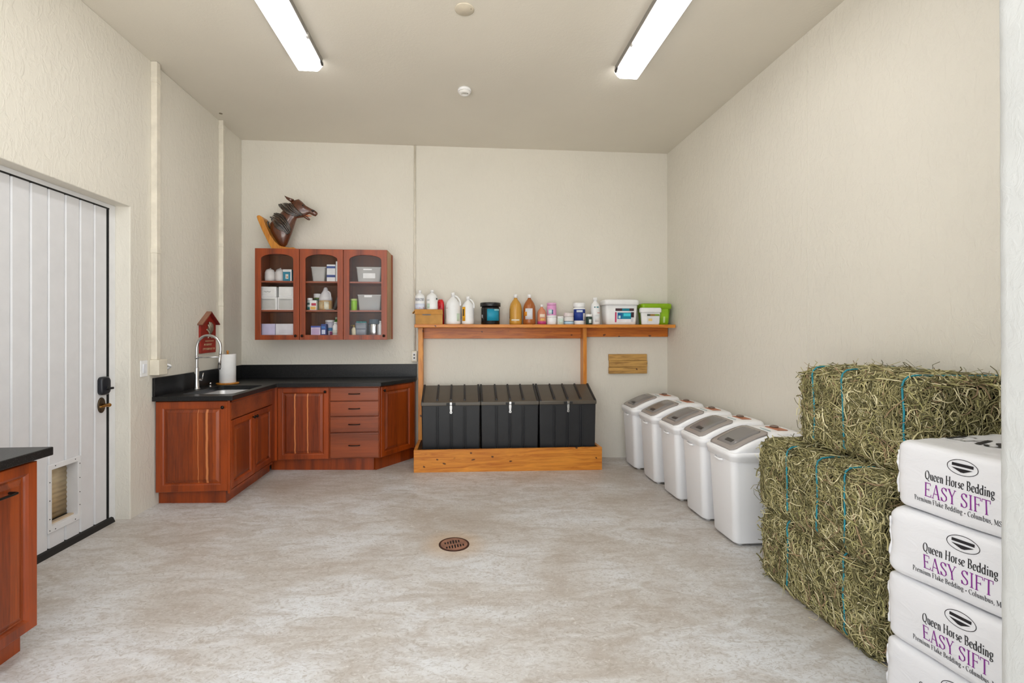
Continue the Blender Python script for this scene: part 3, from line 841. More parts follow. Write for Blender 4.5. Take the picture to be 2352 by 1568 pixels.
panel_door(sc, (XF, YE + .456, DB + .006), (0, 1, 0), (1, 0, 0), .434, .586, .058, (.025, .545), pmat='cherry_panel_y')

# back run: door cabinet, drawer cabinet, angled end cabinet
bc = thing('base_cabinet', 'cherry base cabinet with one pale-streaked panel door left of the drawers', 'cabinet', (-1.68, 5.4, fz(-1.7)))
mb = MB(); mb.box(XF - .018, -1.411, YFc + .021, B_ - .003, .166, CB - .001); mb.build('carcass', 'cherry', bc)
mb = MB(); mb.prism([(-2.03, 5.19), (-1.411, 5.19), (-1.411, 5.6), (-2.03, 5.6)], lambda p: fz(p[0]) - .004, .166); mb.build('toe_kick', 'cherry', bc)
mb = MB(); mb.box(-1.984, -1.945, YFc + .004, YFc + .02, .166, CB - .001); mb.build('corner_stile', 'cherry', bc)
panel_door(bc, (-1.940, YFc, DB), (1, 0, 0), (0, -1, 0), .524, DT - DB, .058, (.492, DT - DB - .042), pmat='cherry_panel_two')
dc = thing('drawer_cabinet', 'cherry base cabinet with four flat drawers', 'cabinet', (-1.15, 5.4, fz(-1.15)))
mb = MB(); mb.box(-1.409, -.885, YFc + .021, B_ - .003, .166, CB - .001); mb.build('carcass', 'cherry', dc)
mb = MB(); mb.prism([(-1.409, 5.19), (-.955, 5.19), (-.885, 5.26), (-.885, 5.6), (-1.409, 5.6)], lambda p: fz(p[0]) - .004, .166); mb.build('toe_kick', 'cherry', dc)
for z0, z1 in ((.786, DT), (.622, .778), (.450, .614), (DB + .002, .442)):
    slab_front(dc, (-1.404, YFc, z0), (1, 0, 0), (0, -1, 0), .514, z1 - z0)
ac = thing('angled_cabinet', 'cherry corner cabinet with an angled panel door next to the pine box', 'cabinet', (-.72, 5.5, fz(-.7)))
A0, A1 = Vector((-.868, 5.128, 0)), Vector((-.560, 5.56, 0))
du = (A1 - A0).normalized(); dn = Vector((du.y, -du.x, 0))
mb = MB(); q0 = A0 - dn * .021; q1 = A1 - dn * .021
mb.prism([(-.883, YFc + .03), (q0.x, q0.y), (q1.x, q1.y), (-.552, q1.y + .01), (-.552, B_ - .003), (-.883, B_ - .003)], .166, CB - .001); mb.build('carcass', 'cherry', ac)
mb = MB(); q0 = A0 - dn * .085; q1 = A1 - dn * .085
mb.prism([(-.883, 5.27), (q0.x, q0.y), (q1.x, q1.y), (-.57, 5.70), (-.883, 5.70)], lambda p: fz(p[0]) - .004, .166); mb.build('toe_kick', 'cherry', ac)
panel_door(ac, (A0.x + du.x * .006, A0.y + du.y * .006, DB), du, dn, (A1 - A0).length - .03, DT - DB, .056, (.03, DT - DB - .04))
mb = MB(); pA = A1 - du * .022; mb.prism([(pA.x, pA.y), (A1.x, A1.y), (A1.x - dn.x * .02, A1.y - dn.y * .02), (pA.x - dn.x * .02, pA.y - dn.y * .02)], .168, CB - .002); mb.build('end_stile', 'cherry', ac)

# worktop with undermount sink hole
WX = -1.935
sink_hole = [(p[0], p[1]) for p in rrect(-2.430, -2.005, 4.275, 4.940, .05, 0, 5)]
outer = [(L_ + .001, 4.130), (WX, 4.130), (WX, 5.085), (-.862, 5.085), (-.540, 5.545), (-.540, B_ - .001), (L_ + .001, B_ - .001)]
wt = thing('worktop', 'black granite worktop with backsplash along the left and back walls', 'worktop', (-2.2, 5.4, CB))
mb = MB(); mb.holed(outer, [sink_hole], CB, CT); mb.build('slab', 'granite', wt, bevel=.003)
mb = MB(); mb.box(L_ + .001, L_ + .021, 4.135, B_ - .022, CT, 1.138); mb.build('backsplash', 'granite', wt, bevel=.002)
mb = MB(); mb.box(L_ + .001, -.541, B_ - .021, B_ - .001, CT, 1.138); mb.build('backsplash', 'granite', wt, bevel=.002)
sk = thing('sink', 'undermount stainless steel sink set in the black worktop', 'sink', (-2.24, 4.64, .81))
mb = MB()
def skr(i, z, r): return rrect(-2.437 + i, -1.998 - i, 4.268 + i, 4.947 - i, r, z, 5)
mb.loft([skr(-.004, CB - .001, .055), skr(0, CB - .001, .055), skr(.006, CB - .012, .055), skr(.012, .835, .05), skr(.045, .812, .04), skr(.16, .806, .02), skr(.16, .802, .02), skr(.04, .806, .04), skr(.004, .83, .055), skr(-.004, CB - .004, .058)], False, False)
mb.add([skr(.16, .8055, .02)[i] for i in range(24)], [tuple(range(24))])
bowl = mb.build('bowl', plain((224, 224, 226), .34, .6, var=.02), sk)
mb = MB(); mb.lathe([(.042, .006), (.044, .010), (.036, .008), (.012, .007), (0, .009)], 24, (-2.22, 4.61), .802); mb.build('strainer', 'chrome', sk)

# faucet
fc = thing('faucet', 'tall steel gooseneck faucet with pull-down spray at the sink', 'faucet', (-2.495, 4.64, CT))
fx, fy = -2.495, 4.64
mb = MB(); mb.lathe([(.030, 0), (.030, .006), (.024, .012), (.021, .016), (.0195, .10), (.0185, .20), (.016, .205)], 18, (fx, fy), CT); mb.build('body', 'steel', fc)
path = [(fx, fy, CT + .19), (fx, fy, CT + .30), (fx + .002, fy, CT + .40), (fx + .022, fy, CT + .465), (fx + .066, fy, CT + .500), (fx + .118, fy, CT + .506), (fx + .172, fy, CT + .486), (fx + .208, fy, CT + .436), (fx + .216, fy, CT + .38), (fx + .212, fy, CT + .33)]
mb = MB(); mb.tube(smoothpath(path, 6), .0125, 12); mb.build('gooseneck', 'steel', fc)
mb = MB(); mb.tube([(fx + .213, fy, CT + .335), (fx + .205, fy, CT + .27), (fx + .205, fy, CT + .20)], [.011, .014, .0135], 12); sph = mb.build('spray_head', 'steel', fc)
mb = MB(); mb.tube([(fx + .205, fy, CT + .20), (fx + .205, fy, CT + .185)], [.0125, .010], 12); mb.build('nozzle', plain((60, 60, 62), .5), sph)
mb = MB(); mb.tube([(fx, fy, CT + .300), (fx + .205, fy, CT + .304)], .0065, 8); mb.tube([(fx, fy, CT + .285), (fx, fy, CT + .315)], .0155, 12); mb.build('holder_arm', 'steel', fc)
mb = MB(); mb.tube([(fx, fy + .01, CT + .085), (fx + .02, fy + .05, CT + .085)], .011, 10); mb.tube([(fx + .02, fy + .05, CT + .085), (fx + .028, fy + .062, CT + .15)], .006, 8); mb.build('lever', 'steel', fc)
sd = thing('soap_dispenser', 'small steel soap dispenser button between faucet and towel roll', 'dispenser', (-2.47, 4.83, CT))
mb = MB(); mb.lathe([(.014, 0), (.014, .004), (.008, .008), (.008, .026)], 14, (-2.47, 4.83), CT); mb.build('collar', 'steel', sd)
mb = MB(); mb.lathe([(.011, .026), (.012, .034), (.010, .042), (0, .044)], 14, (-2.47, 4.83), CT); mb.build('cap', 'chrome', sd)

# paper towel
tx, ty = -2.435, 5.10
hd = thing('towel_holder', 'round wooden paper towel holder on black worktop', 'holder', (tx, ty, CT))
mb = MB(); mb.lathe([(.104, 0), (.108, .006), (.104, .013), (.02, .014)], 32, (tx, ty), CT); mb.build('base', 'honey', hd)
mb = MB(); mb.lathe([(.009, .013), (.009, .325), (.012, .332), (.011, .342), (.004, .350)], 12, (tx, ty), CT); mb.build('dowel', 'honey', hd)
pr_ = thing('paper_towel_roll', 'white paper towel roll standing on wooden holder', 'paper towel', (tx, ty, CT + .014))
mb = MB(); mb.loft([[(tx + r * math.cos(2 * PI * i / 40), ty + r * math.sin(2 * PI * i / 40), CT + .014 + z) for i in range(40)] for r, z in ((.022, .002), (.074, .0), (.077, .004), (.0765, .15), (.077, .29), (.075, .296), (.024, .294))], False, False); mb.build('sheets', 'paper', pr_)
mb = MB(); mb.loft([[(tx + r * math.cos(2 * PI * i / 20), ty + r * math.sin(2 * PI * i / 20), CT + .014 + z) for i in range(20)] for r, z in ((.022, .0), (.022, .295), (.018, .295), (.018, 0))], False, False); mb.build('core', 'card', pr_)

# red barn-shaped sign on the left wall
sg = thing('barn_sign', 'red barn-shaped wooden sign with roof hanging over the faucet', 'sign', (L_, 4.97, 1.31))
mb = MB(); mb.prism([(4.828, 1.31), (5.112, 1.315), (5.112, 1.62), (4.97, 1.712), (4.828, 1.62)], L_ + .001, L_ + .02, 'x'); mb.build('board', plain((150, 34, 18), .55, var=.15), sg, bevel=.002)
for a, b, mt in (((4.800, 1.600), (4.972, 1.732), (150, 106, 84)), ((5.140, 1.605), (4.972, 1.732), (120, 24, 20))):
    d = Vector((b[0] - a[0], b[1] - a[1])); n_ = Vector((-d.y, d.x)).normalized() * .011
    if n_.y > 0: n_ = -n_
    mb = MB(); mb.prism([a, b, (b[0] + n_.x, b[1] + n_.y), (a[0] + n_.x, a[1] + n_.y)], L_ + .001, L_ + .05, 'x'); mb.build('roof_slat', plain(mt, .6, var=.12), sg)
tin = plain((150, 140, 122), .4, .6, var=.2)
mb = MB()
for k, (a, h_) in enumerate(((-22, .10), (-8, .125), (6, .12), (20, .105))):
    s_ = math.sin(math.radians(a)); mb.tube(smoothpath([(L_ + .024, 4.985, 1.50), (L_ + .036, 4.985 + s_ * .5 * h_, 1.50 + h_ * .5), (L_ + .030, 4.985 + s_ * h_, 1.50 + h_)], 4), [.012 * (1 - abs(i / 8 - .5)) + .004 for i in range(9)], 6)
mb.prism([(4.95, 1.545), (4.985, 1.49), (5.025, 1.55), (5.01, 1.60), (4.965, 1.60)], L_ + .02, L_ + .03, 'x')
mb.build('metal_sheaf', tin, sg)
mb = MB()
for s_ in (-1, 1):
    mb.tube(smoothpath([(L_ + .026, 4.985, 1.500), (L_ + .03, 4.985 + s_ * .03, 1.53), (L_ + .026, 4.985 + s_ * .058, 1.548)], 4), .006, 6)
    mb.tube(smoothpath([(L_ + .026, 4.985, 1.500), (L_ + .03, 4.985 + s_ * .025, 1.48), (L_ + .026, 4.985 + s_ * .035, 1.462)], 4), .005, 6)
mb.build('metal_ribbon', plain((206, 196, 176), .4, .4), sg)
rnd = random.Random(3)
mb = MB()
for row, (z0, ya, yb, hh) in enumerate(((1.425, 4.91, 5.07, .012), (1.385, 4.89, 5.04, .022), (1.342, 4.87, 5.08, .022))):
    y = ya
    while y < yb:
        w = rnd.uniform(.008, .016)
        mb.box(L_ + .0195, L_ + .0215, y, y + .003, z0, z0 + hh * rnd.uniform(.7, 1)); mb.box(L_ + .0195, L_ + .0215, y, y + w, z0 + rnd.uniform(0, hh * .8), z0 + hh * .8 + .003)
        y += w + .006
o = mb.build('painted_writing', plain((206, 178, 140), .7), sg); o['kind'] = 'stuff'

# ------------------------------------------------------------------ wall cabinets
WY, WB, WT = 5.352, 1.438, 2.445
UX = [-2.272, -1.796, -1.320, -.838]
def wall_unit(x0, x1, label, knob_left, side_pale):
    th = thing('glass_cabinet', label, 'cabinet', ((x0 + x1) / 2, 5.55, WB), 0, 'glass-front wall cabinets')
    t_ = .018
    mb = MB(); mb.box(x0 + .001, x0 + t_, WY + .021, B_ - .002, WB, WT); mb.build('side', 'cherry', th)
    mb = MB(); mb.box(x1 - t_, x1 - .001, WY + .021, B_ - .002, WB, WT); s_ = mb.build('side', 'cherry_side' if side_pale else 'cherry', th)
    if side_pale:
        s_['label'] = 'pale plywood outer side'
        mb = MB(); mb.box(x1 - .002, x1 + .010, B_ - .055, B_ - .002, WB, WT - .004); mb.build('scribe_strip', 'cherry', th)
    mb = MB(); mb.box(x0 + t_, x1 - t_, WY + .021, B_ - .002, WT - t_, WT); mb.build('top', 'cherry', th)
    mb = MB(); mb.box(x0 + t_, x1 - t_, WY + .021, B_ - .002, WB, WB + .045); mb.build('bottom', 'cherry', th)
    mb = MB(); mb.box(x0 + t_, x1 - t_, B_ - .012, B_ - .002, WB + .045, WT - t_); mb.build('back_panel', 'cherry_in', th)
    for z in (1.768, 2.090):
        mb = MB(); mb.box(x0 + t_, x1 - t_, WY + .03, B_ - .012, z - .018, z); mb.build('shelf', 'cherry_h', th)
    # arched glazed door
    a, b = x0 + .003, x1 - .003
    fw = .062
    hole = [(a + fw, WB + .052), (b - fw, WB + .052), (b - fw, 2.33)] + [((a + b) / 2 + (b - a - 2 * fw) / 2 * math.cos(th_ * PI / 14), 2.33 + .056 * math.sin(th_ * PI / 14)) for th_ in range(1, 14)] + [(a + fw, 2.33)]
    mb = MB(); mb.holed([(a, WB - .002), (b, WB - .002), (b, WT), (a, WT)], [hole], WY, WY + .02, 'y'); d = mb.build('door', 'cherry', th, bevel=.002)
    mb = MB(); mb.prism(hole, WY + .011, WY + .014, 'y'); mb.build('pane', 'pane', d)
    P = frame_pts((0, WY, 0), (1, 0, 0), (0, -1, 0))
    knob(d, P, (a + .032) if knob_left else (b - .032), WB + .042)
    return th
wall_unit(UX[0], UX[1], 'glass-door wall cabinet under the carved horse head', False, False)
wall_unit(UX[1], UX[2], 'middle glass-door wall cabinet holding the white cone-topped jug', True, False)
wall_unit(UX[2], UX[3], 'glass-door wall cabinet with pale outer side, farthest from the door', False, True)

# ------------------------------------------------------------------ goods: bottles, jars, boxes
def cyl_band(cx, cy, r, z0, z1, a0, a1, n=14, t=.0012):
    mb = MB()
    rings = []
    for k in range(n + 1):
        a = math.radians(a0 + (a1 - a0) * k / n)
        rings.append([(cx + rr * math.cos(a), cy + rr * math.sin(a), z) for rr, z in ((r, z0), (r + t, z0), (r + t, z1), (r, z1))])
    mb.loft(rings)
    return mb

def jug(name, label, cat, cx, cy, z, w, h, mat, cap, neck=.26, shoulder=.62, labels=(), capr=None, handle=False, group=None):
    th = thing(name, label, cat, (cx, cy, z), 0, group)
    r = w / 2
    nr = capr if capr else r * neck
    prof = [(r * .9, 0), (r, h * .03), (r, h * .16), (r * .975, h * .18), (r * .975, h * shoulder * .9), (r * .97, h * shoulder), (r * .92, h * (shoulder + (.85 - shoulder) * .27)), (r * .79, h * (shoulder + (.85 - shoulder) * .52)), (r * .56, h * (shoulder + (.85 - shoulder) * .76)), (max(nr * 1.1, r * .34), h * (shoulder + (.85 - shoulder) * .93)), (nr * .95, h * .865), (nr * .9, h * .90)]
    mb = MB(); mb.lathe(prof, 22, (cx, cy), z); bd = mb.build('body', mat, th)
    mb = MB(); mb.lathe([(nr * 1.15, h * .885), (nr * 1.15, h * .99), (nr * 1.0, h), (0, h)], 16, (cx, cy), z); mb.build('cap', cap, th)
    if handle:
        pts = [(cx + r * .15, cy, z + h * .90), (cx + r * .55, cy - r * .2, z + h * .86), (cx + r * .92, cy - r * .3, z + h * .72), (cx + r * .95, cy - r * .28, z + h * .58)]
        mb = MB(); mb.tube(smoothpath(pts, 5), r * .12, 8); mb.build('handle', mat, th)
    for bi, (z0, z1, a0, a1, c) in enumerate(labels):
        mb = cyl_band(cx, cy, r * .985, z + h * z0, z + h * z1, a0, a1, t=.0012 + bi * .0007); mb.build('label_sticker', plain(c, .5), th)
    return th

def jar(name, label, cat, cx, cy, z, w, h, mat, lidmat, lid=.22, labels=(), lidw=1.0, group=None):
    th = thing(name, label, cat, (cx, cy, z), 0, group)
    r = w / 2
    hb = h * (1 - lid)
    mb = MB(); mb.lathe([(r * .94, 0), (r, h * .03), (r, hb * .9), (r * .9, hb)], 24, (cx, cy), z); mb.build('body', mat, th)
    mb = MB(); mb.lathe([(r * .98 * lidw, hb), (r * 1.0 * lidw, hb + .004), (r * 1.0 * lidw, h - .004), (r * .95 * lidw, h), (0, h)], 24, (cx, cy), z); mb.build('lid', lidmat, th)
    for bi, (z0, z1, a0, a1, c) in enumerate(labels):
        mb = cyl_band(cx, cy, r * 1.002, z + h * z0, z + h * z1, a0, a1, t=.0012 + bi * .0007); mb.build('label_sticker', plain(c, .5), th)
    return th

def pail(name, label, cx, y0, y1, z, w, h, mat, lidmat, blocks, lidh=.055, extra=None):
    th = thing(name, label, 'pail', (cx, (y0 + y1) / 2, z))
    x0, x1 = cx - w / 2, cx + w / 2
    ins = .026
    mb = MB(); mb.loft([rrect(x0 + ins + i, x1 - ins - i, y0 + ins + i, y1 - ins - i, .035, z + zz) for i, zz in ((.008, 0), (.003, .006), (-.012, h - lidh))]); mb.build('body', mat, th)
    mb = MB(); mb.loft([rrect(x0 + i, x1 - i, y0 + i, y1 - i, .04, z + zz) for i, zz in ((.004, h - lidh - .004), (0, h - lidh), (.001, h - .014), (.007, h - .004), (.02, h))]); mb.build('lid', lidmat, th)
    for bi, (u0, u1, v0, v1, c) in enumerate(blocks):
        # stickers on the tapered front face, later ones on top
        def P(u, v, e):
            zz = v * (h - lidh)
            yy = y0 + ins + .003 - .015 * v - e
            return (x0 + ins + (w - 2 * ins) * u, yy, z + zz)
        mb = MB(); mb.hull8([P(u0, v0, .0), P(u1, v0, .0), P(u1, v0, .0022 + bi * .0006), P(u0, v0, .0022 + bi * .0006), P(u0, v1, .0), P(u1, v1, .0), P(u1, v1, .0022 + bi * .0006), P(u0, v1, .0022 + bi * .0006)])
        mb.build('label_sticker', plain(c, .4), th)
    if extra: extra(th, x0, x1, y0, z)
    return th

def carton(name, label, cat, x0, x1, y0, y1, z0, z1, mat, blocks=(), group=None, lid=None):
    th = thing(name, label, cat, ((x0 + x1) / 2, (y0 + y1) / 2, z0), 0, group)
    mb = MB(); mb.box(x0, x1, y0, y1, z0, z1); mb.build('body', mat, th, bevel=.003)
    for bi, (u0, u1, v0, v1, c) in enumerate(blocks):
        mb = MB(); mb.box(x0 + (x1 - x0) * u0, x0 + (x1 - x0) * u1, y0 - .0012 - bi * .0006, y0 + .001, z0 + (z1 - z0) * v0, z0 + (z1 - z0) * v1); mb.build('printed_patch', plain(c, .5), th)
    if lid:
        mb = MB(); mb.box(x0 - .004, x1 + .004, y0 - .004, y1 + .004, z1 - lid, z1 + .003); mb.build('lid', mat, th, bevel=.003)
    return th

# ---- pine shelf with posts and apron
SH = 1.612
sy0 = 5.45
shf = thing('pine_shelf', 'long amber pine shelf on two posts above the black bins', 'shelf', (.9, 5.6, .2))
mb = MB(); mb.box(-.545, 2.568, sy0, B_ - .001, SH - .038, SH); mb.build('shelf_board', 'pine_x', shf, bevel=.004)
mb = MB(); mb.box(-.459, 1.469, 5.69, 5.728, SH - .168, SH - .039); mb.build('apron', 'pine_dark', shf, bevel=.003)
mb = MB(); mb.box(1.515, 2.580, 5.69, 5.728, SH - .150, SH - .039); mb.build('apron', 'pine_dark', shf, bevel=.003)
for xa, xb in ((-.514, -.460), (1.470, 1.514)):
    mb = MB(); mb.box(xa, xb, 5.586, 5.727, .245, SH - .039); mb.build('post', 'pine_z', shf, bevel=.003)

# ---- pine plinth box
PLx0, PLx1 = -.516, 1.585
pb = thing('pine_box', 'low amber pine box surrounding the feet of the black bins', 'box', (PLx0, 5.085, fz(PLx0)), math.atan2(.11, 2.1))
Lp = math.hypot(2.1, .11)
def tz(x): return -.0248 * x - .006
zt0 = .238
mb = MB(); mb.hull8([(0, 0, tz(0)), (Lp, 0, tz(Lp)), (Lp, .036, tz(Lp)), (0, .036, tz(0)), (0, 0, zt0), (Lp, 0, zt0 - .033), (Lp, .036, zt0 - .033), (0, .036, zt0)]); mb.build('front_board', 'pine_x', pb, local=True, bevel=.003)
ang = math.atan2(.11, 2.1)
def side_len(x): return (B_ - .004 - (5.085 + x * math.sin(ang))) / math.cos(ang) - .02
mb = MB(); mb.hull8([(0, .036, tz(0)), (.036, .036, tz(0)), (.07, side_len(0), tz(0)), (.034, side_len(0), tz(0)), (0, .036, zt0), (.036, .036, zt0), (.07, side_len(0), zt0), (.034, side_len(0), zt0)]); mb.build('side_board', 'pine_x', pb, local=True, bevel=.003)
sl = side_len(Lp); mb = MB(); mb.hull8([(Lp - .036, .036, tz(Lp)), (Lp, .036, tz(Lp)), (Lp, sl, tz(Lp)), (Lp - .036, sl, tz(Lp)), (Lp - .036, .036, zt0 - .033), (Lp, .036, zt0 - .033), (Lp, sl, zt0 - .033), (Lp - .036, sl, zt0 - .033)]); mb.build('side_board', 'pine_x', pb, local=True, bevel=.003)
mb = MB(); mb.box(.075, Lp - .04, .15, sl - .02, -.03, .12); mb.build('platform', 'pine_x', pb, local=True)

# ---- three black feed bins
def feed_bin(x0, x1, label):
    th = thing('feed_bin', label, 'bin', ((x0 + x1) / 2, 5.46, .128), 0, 'black feed bins in the pine box')
    yf, yb, zb, zf, zk = 5.245, 5.575, .128, .720, .872
    mb = MB(); mb.hull8([(x0 + .012, yf + .01, zb), (x1 - .012, yf + .01, zb), (x1 - .012, yb, zb), (x0 + .012, yb, zb), (x0 + .004, yf, zf), (x1 - .004, yf, zf), (x1 - .004, yb, zk), (x0 + .004, yb, zk)]); bd = mb.build('body', 'blackplastic', th, bevel=.012, seg=3)
    w = x1 - x0
    for k in (.27, .5, .73):
        for s_ in (-.011, .011):
            xm = x0 + w * k + s_
            mb = MB(); mb.box(xm - .005, xm + .005, yf - .014, yf + .014, zb + .02, zf - .03); mb.build('rib', 'blackplastic', bd, bevel=.003)
    # sloped lid
    y0, y1 = yf - .022, yb + .004
    def Z_(y): return zf + .022 + (zk - zf) * (y - y0) / (y1 - y0)
    mb = MB(); mb.hull8([(x0 + .001, y0, zf - .018), (x1 - .001, y0, zf - .018), (x1 - .001, y1, zk - .012), (x0 + .001, y1, zk - .012), (x0 + .001, y0, Z_(y0)), (x1 - .001, y0, Z_(y0)), (x1 - .001, y1, Z_(y1)), (x0 + .001, y1, Z_(y1))]); ld = mb.build('lid', plain((84, 77, 67), .3, var=.05, name='lid_plastic_sheen'), th, bevel=.008, seg=3)  # black lid lightened in colour to stand for the wall's reflection
    for xa, xb in ((x0 + .004, x0 + .028), (x1 - .028, x1 - .004)):
        mb = MB(); mb.hull8([(xa, y0 + .004, Z_(y0) - .004), (xb, y0 + .004, Z_(y0) - .004), (xb, y1 - .004, Z_(y1) - .004), (xa, y1 - .004, Z_(y1) - .004), (xa, y0 + .004, Z_(y0) + .010), (xb, y0 + .004, Z_(y0) + .010), (xb, y1 - .004, Z_(y1) + .010), (xa, y1 - .004, Z_(y1) + .010)]); mb.build('rim_edge', 'blackplastic', ld, bevel=.004)
    for k in (.27, .5, .73):
        xm = x0 + w * k
        ya, yb_ = y0 + .03, y1 - .02
        mb = MB(); mb.hull8([(xm - .012, ya, Z_(ya) - .004), (xm + .012, ya, Z_(ya) - .004), (xm + .010, yb_, Z_(yb_) - .004), (xm - .010, yb_, Z_(yb_) - .004), (xm - .012, ya, Z_(ya) + .020), (xm + .012, ya, Z_(ya) + .020), (xm + .010, yb_, Z_(yb_) + .020), (xm - .010, yb_, Z_(yb_) + .020)]); mb.build('lid_rib', 'blackplastic', ld, bevel=.004)
    xm = x0 + w * .5
    mb = MB(); mb.box(xm - .05, xm + .05, y0 - .010, y0 + .004, zf - .010, zf + .016); mb.build('latch_recess', 'black', ld, bevel=.003)
    mb = MB(); mb.box(xm - .013, xm + .013, y0 - .014, y0 - .008, zf - .006, zf + .024); mb.box(xm - .010, xm + .010, y0 - .013, y0 + .018, zf + .018, zf + .025); hs = mb.build('hasp', 'chrome', th, bevel=.002)
    mb = MB(); hp = [(xm - .012, zf - .012), (xm - .014, zf - .04), (xm - .009, zf - .075)] + [(xm + .015 * math.cos(a), zf - .09 + .015 * math.sin(a)) for a in [math.radians(150 + 24 * i) for i in range(11)]] + [(xm + .009, zf - .075), (xm + .014, zf - .04), (xm + .012, zf - .012)]
    mb.prism(hp, y0 - .004, y0 + .002, 'y'); mb.build('hasp_tongue', plain((214, 214, 214), .25, .7), hs)
    mb = MB(); mb.lathe([(.0045, 0), (.0045, .002), (0, .002)], 8)
    mb.v = [(xm + p[0], y0 - .004 - p[2], zf - .09 + p[1]) for p in mb.v]; mb.build('rivet', 'black', hs)
    return th
bx_ = [-.452, .209, .870, 1.531]
feed_bin(bx_[0], bx_[1], 'black ribbed feed bin next to the angled cherry cabinet')
feed_bin(bx_[1], bx_[2], 'middle black ribbed feed bin with silver hasp')
feed_bin(bx_[2], bx_[3], 'black ribbed feed bin nearest the white rolling bins')

# ---- things on the pine shelf
ZS = SH
sy = 5.565
cb = thing('cardboard_box', 'low cardboard carton with flared lid at the shelf end', 'box', (-.36, sy, ZS))
mb = MB(); mb.box(-.535, -.225, 5.465, 5.59, ZS, ZS + .125); mb.build('body', 'card', cb, bevel=.003)
mb = MB(); mb.hull8([(-.545, 5.452, ZS + .118), (-.222, 5.458, ZS + .118), (-.222, 5.60, ZS + .118), (-.545, 5.60, ZS + .118), (-.538, 5.462, ZS + .172), (-.226, 5.462, ZS + .172), (-.226, 5.595, ZS + .172), (-.538, 5.595, ZS + .172)]); mb.build('lid', plain((196, 138, 66), .8, var=.08), cb)
mb = MB(); mb.hull8([(-.575, 5.47, ZS + .130), (-.570, 5.465, ZS + .124), (-.570, 5.59, ZS + .124), (-.575, 5.59, ZS + .130), (-.540, 5.465, ZS + .172), (-.536, 5.465, ZS + .164), (-.536, 5.59, ZS + .164), (-.540, 5.59, ZS + .172)]); mb.build('flap', 'card', cb)
mb = MB(); mb.box(-.455, -.36, 5.462, 5.467, ZS + .104, ZS + .118); mb.build('hand_hole', plain((128, 122, 120), .8), cb)
zc_ = ZS + .172
j = jug('spray_jug', 'white jug with dark blue lettering standing on the carton', 'jug', -.490, 5.53, zc_, .118, .226, 'white', 'white', .28, .64, [(.02, .30, 195, 345, (214, 220, 236))])
print_mesh(lettering('INSECTO', .030, .2, .11), lambda x, y: (.0605 * math.cos(-PI / 2 + (x - .055) / .0605), .0605 * math.sin(-PI / 2 + (x - .055) / .0605), .100 + y), plain((36, 44, 84), .5), 'print', j)
print_mesh([[(0, 0), (.05, 0), (.05, .014), (0, .014)]], lambda x, y: (.0605 * math.cos(-PI / 2 + .05 + x / .0605), .0605 * math.sin(-PI / 2 + .05 + x / .0605), .012 + y), plain((206, 56, 60), .5), 'print', j)
jug('spray_jug', 'white jug with pale green mark standing on the carton', 'jug', -.348, 5.53, zc_, .134, .230, 'white', 'white', .27, .62, [(.06, .30, 212, 248, (200, 222, 204)), (.46, .5, 214, 246, (190, 196, 194)), (.5, .58, 318, 335, (60, 66, 66))])
th = thing('red_can', 'red plastic container behind the carton', 'container', (-.245, 5.648, ZS))
mb = MB(); mb.loft([rrect(-.302 + i, -.208 - i, 5.612 + i, 5.705 - i, .02, ZS + z) for i, z in ((.01, 0), (.004, .006), (.004, .24), (.010, .275), (.024, .30))]); mb.build('body', plain((206, 16, 30), .35), th)
mb = MB(); mb.tube(smoothpath([(-.262, 5.622, ZS + .262), (-.262, 5.606, ZS + .23), (-.262, 5.622, ZS + .20)], 4), .010, 8); mb.build('grip', plain((206, 16, 30), .35), th)
jug('gallon_jug', 'largest plain white gallon jug on the pine shelf', 'jug', -.104, sy, ZS, .180, .376, 'white', 'white', .22, .55, [(.10, .34, 300, 330, (206, 226, 204)), (.505, .515, 200, 228, (206, 140, 140))], handle=True)
jug('gallon_jug', 'white jug with yellow side label on the pine shelf', 'jug', .072, sy, ZS, .150, .332, 'white', 'white', .24, .56, [(.12, .62, 206, 244, (236, 170, 20)), (.30, .54, 214, 232, (86, 70, 30))], handle=True)
bk = jar('bucket', 'black lidded bucket with turquoise label', 'bucket', .338, sy, ZS, .222, .258, plain((20, 20, 22), .25, var=.03), plain((24, 24, 26), .3, var=.03), .18, [(.17, .70, 246, 330, (20, 146, 178)), (.62, .70, 290, 330, (150, 214, 226)), (.30, .44, 203, 212, (190, 190, 196))], 1.10)
jug('amber_jug', 'clear jug of pale amber liquid with white cap', 'jug', .640, sy, ZS, .152, .360, 'amber', 'white', .26, .52, [(.12, .17, 222, 300, (228, 222, 206)), (.2, .5, 188, 204, (150, 108, 60))])
jug('amber_jug', 'jug of brown liquid with white square label', 'jug', .806, sy, ZS, .152, .360, 'brownf', 'white', .26, .52, [(.17, .53, 222, 292, (226, 226, 232)), (.28, .42, 214, 240, (226, 150, 40))])
jug('small_bottle', 'small bottle of pink-orange liquid between brown jug and pink jar', 'bottle', .952, 5.545, ZS, .106, .238, plain((214, 140, 104), .25), 'white', .30, .56, [(.02, .16, 185, 355, (190, 60, 120)), (.36, .52, 235, 305, (246, 226, 206)), (.2, .3, 245, 295, (238, 190, 110))])
jar('white_tub', 'white tub under the pink jar', 'tub', 1.073, 5.55, ZS, .118, .110, 'white', 'white', .2)
jar('pink_jar', 'pink jar stacked on a white tub', 'jar', 1.073, 5.55, ZS + .1105, .114, .148, plain((226, 158, 206), .4), plain((230, 172, 212), .4), .16, [(.08, .48, 218, 262, (200, 224, 226)), (.08, .44, 264, 276, (40, 100, 130))])
jar('small_jar', 'smallest pale jar on the pine shelf', 'jar', 1.177, 5.53, ZS, .078, .098, plain((222, 232, 224), .35), 'white', .2, [(.1, .65, 235, 305, (206, 226, 212))])
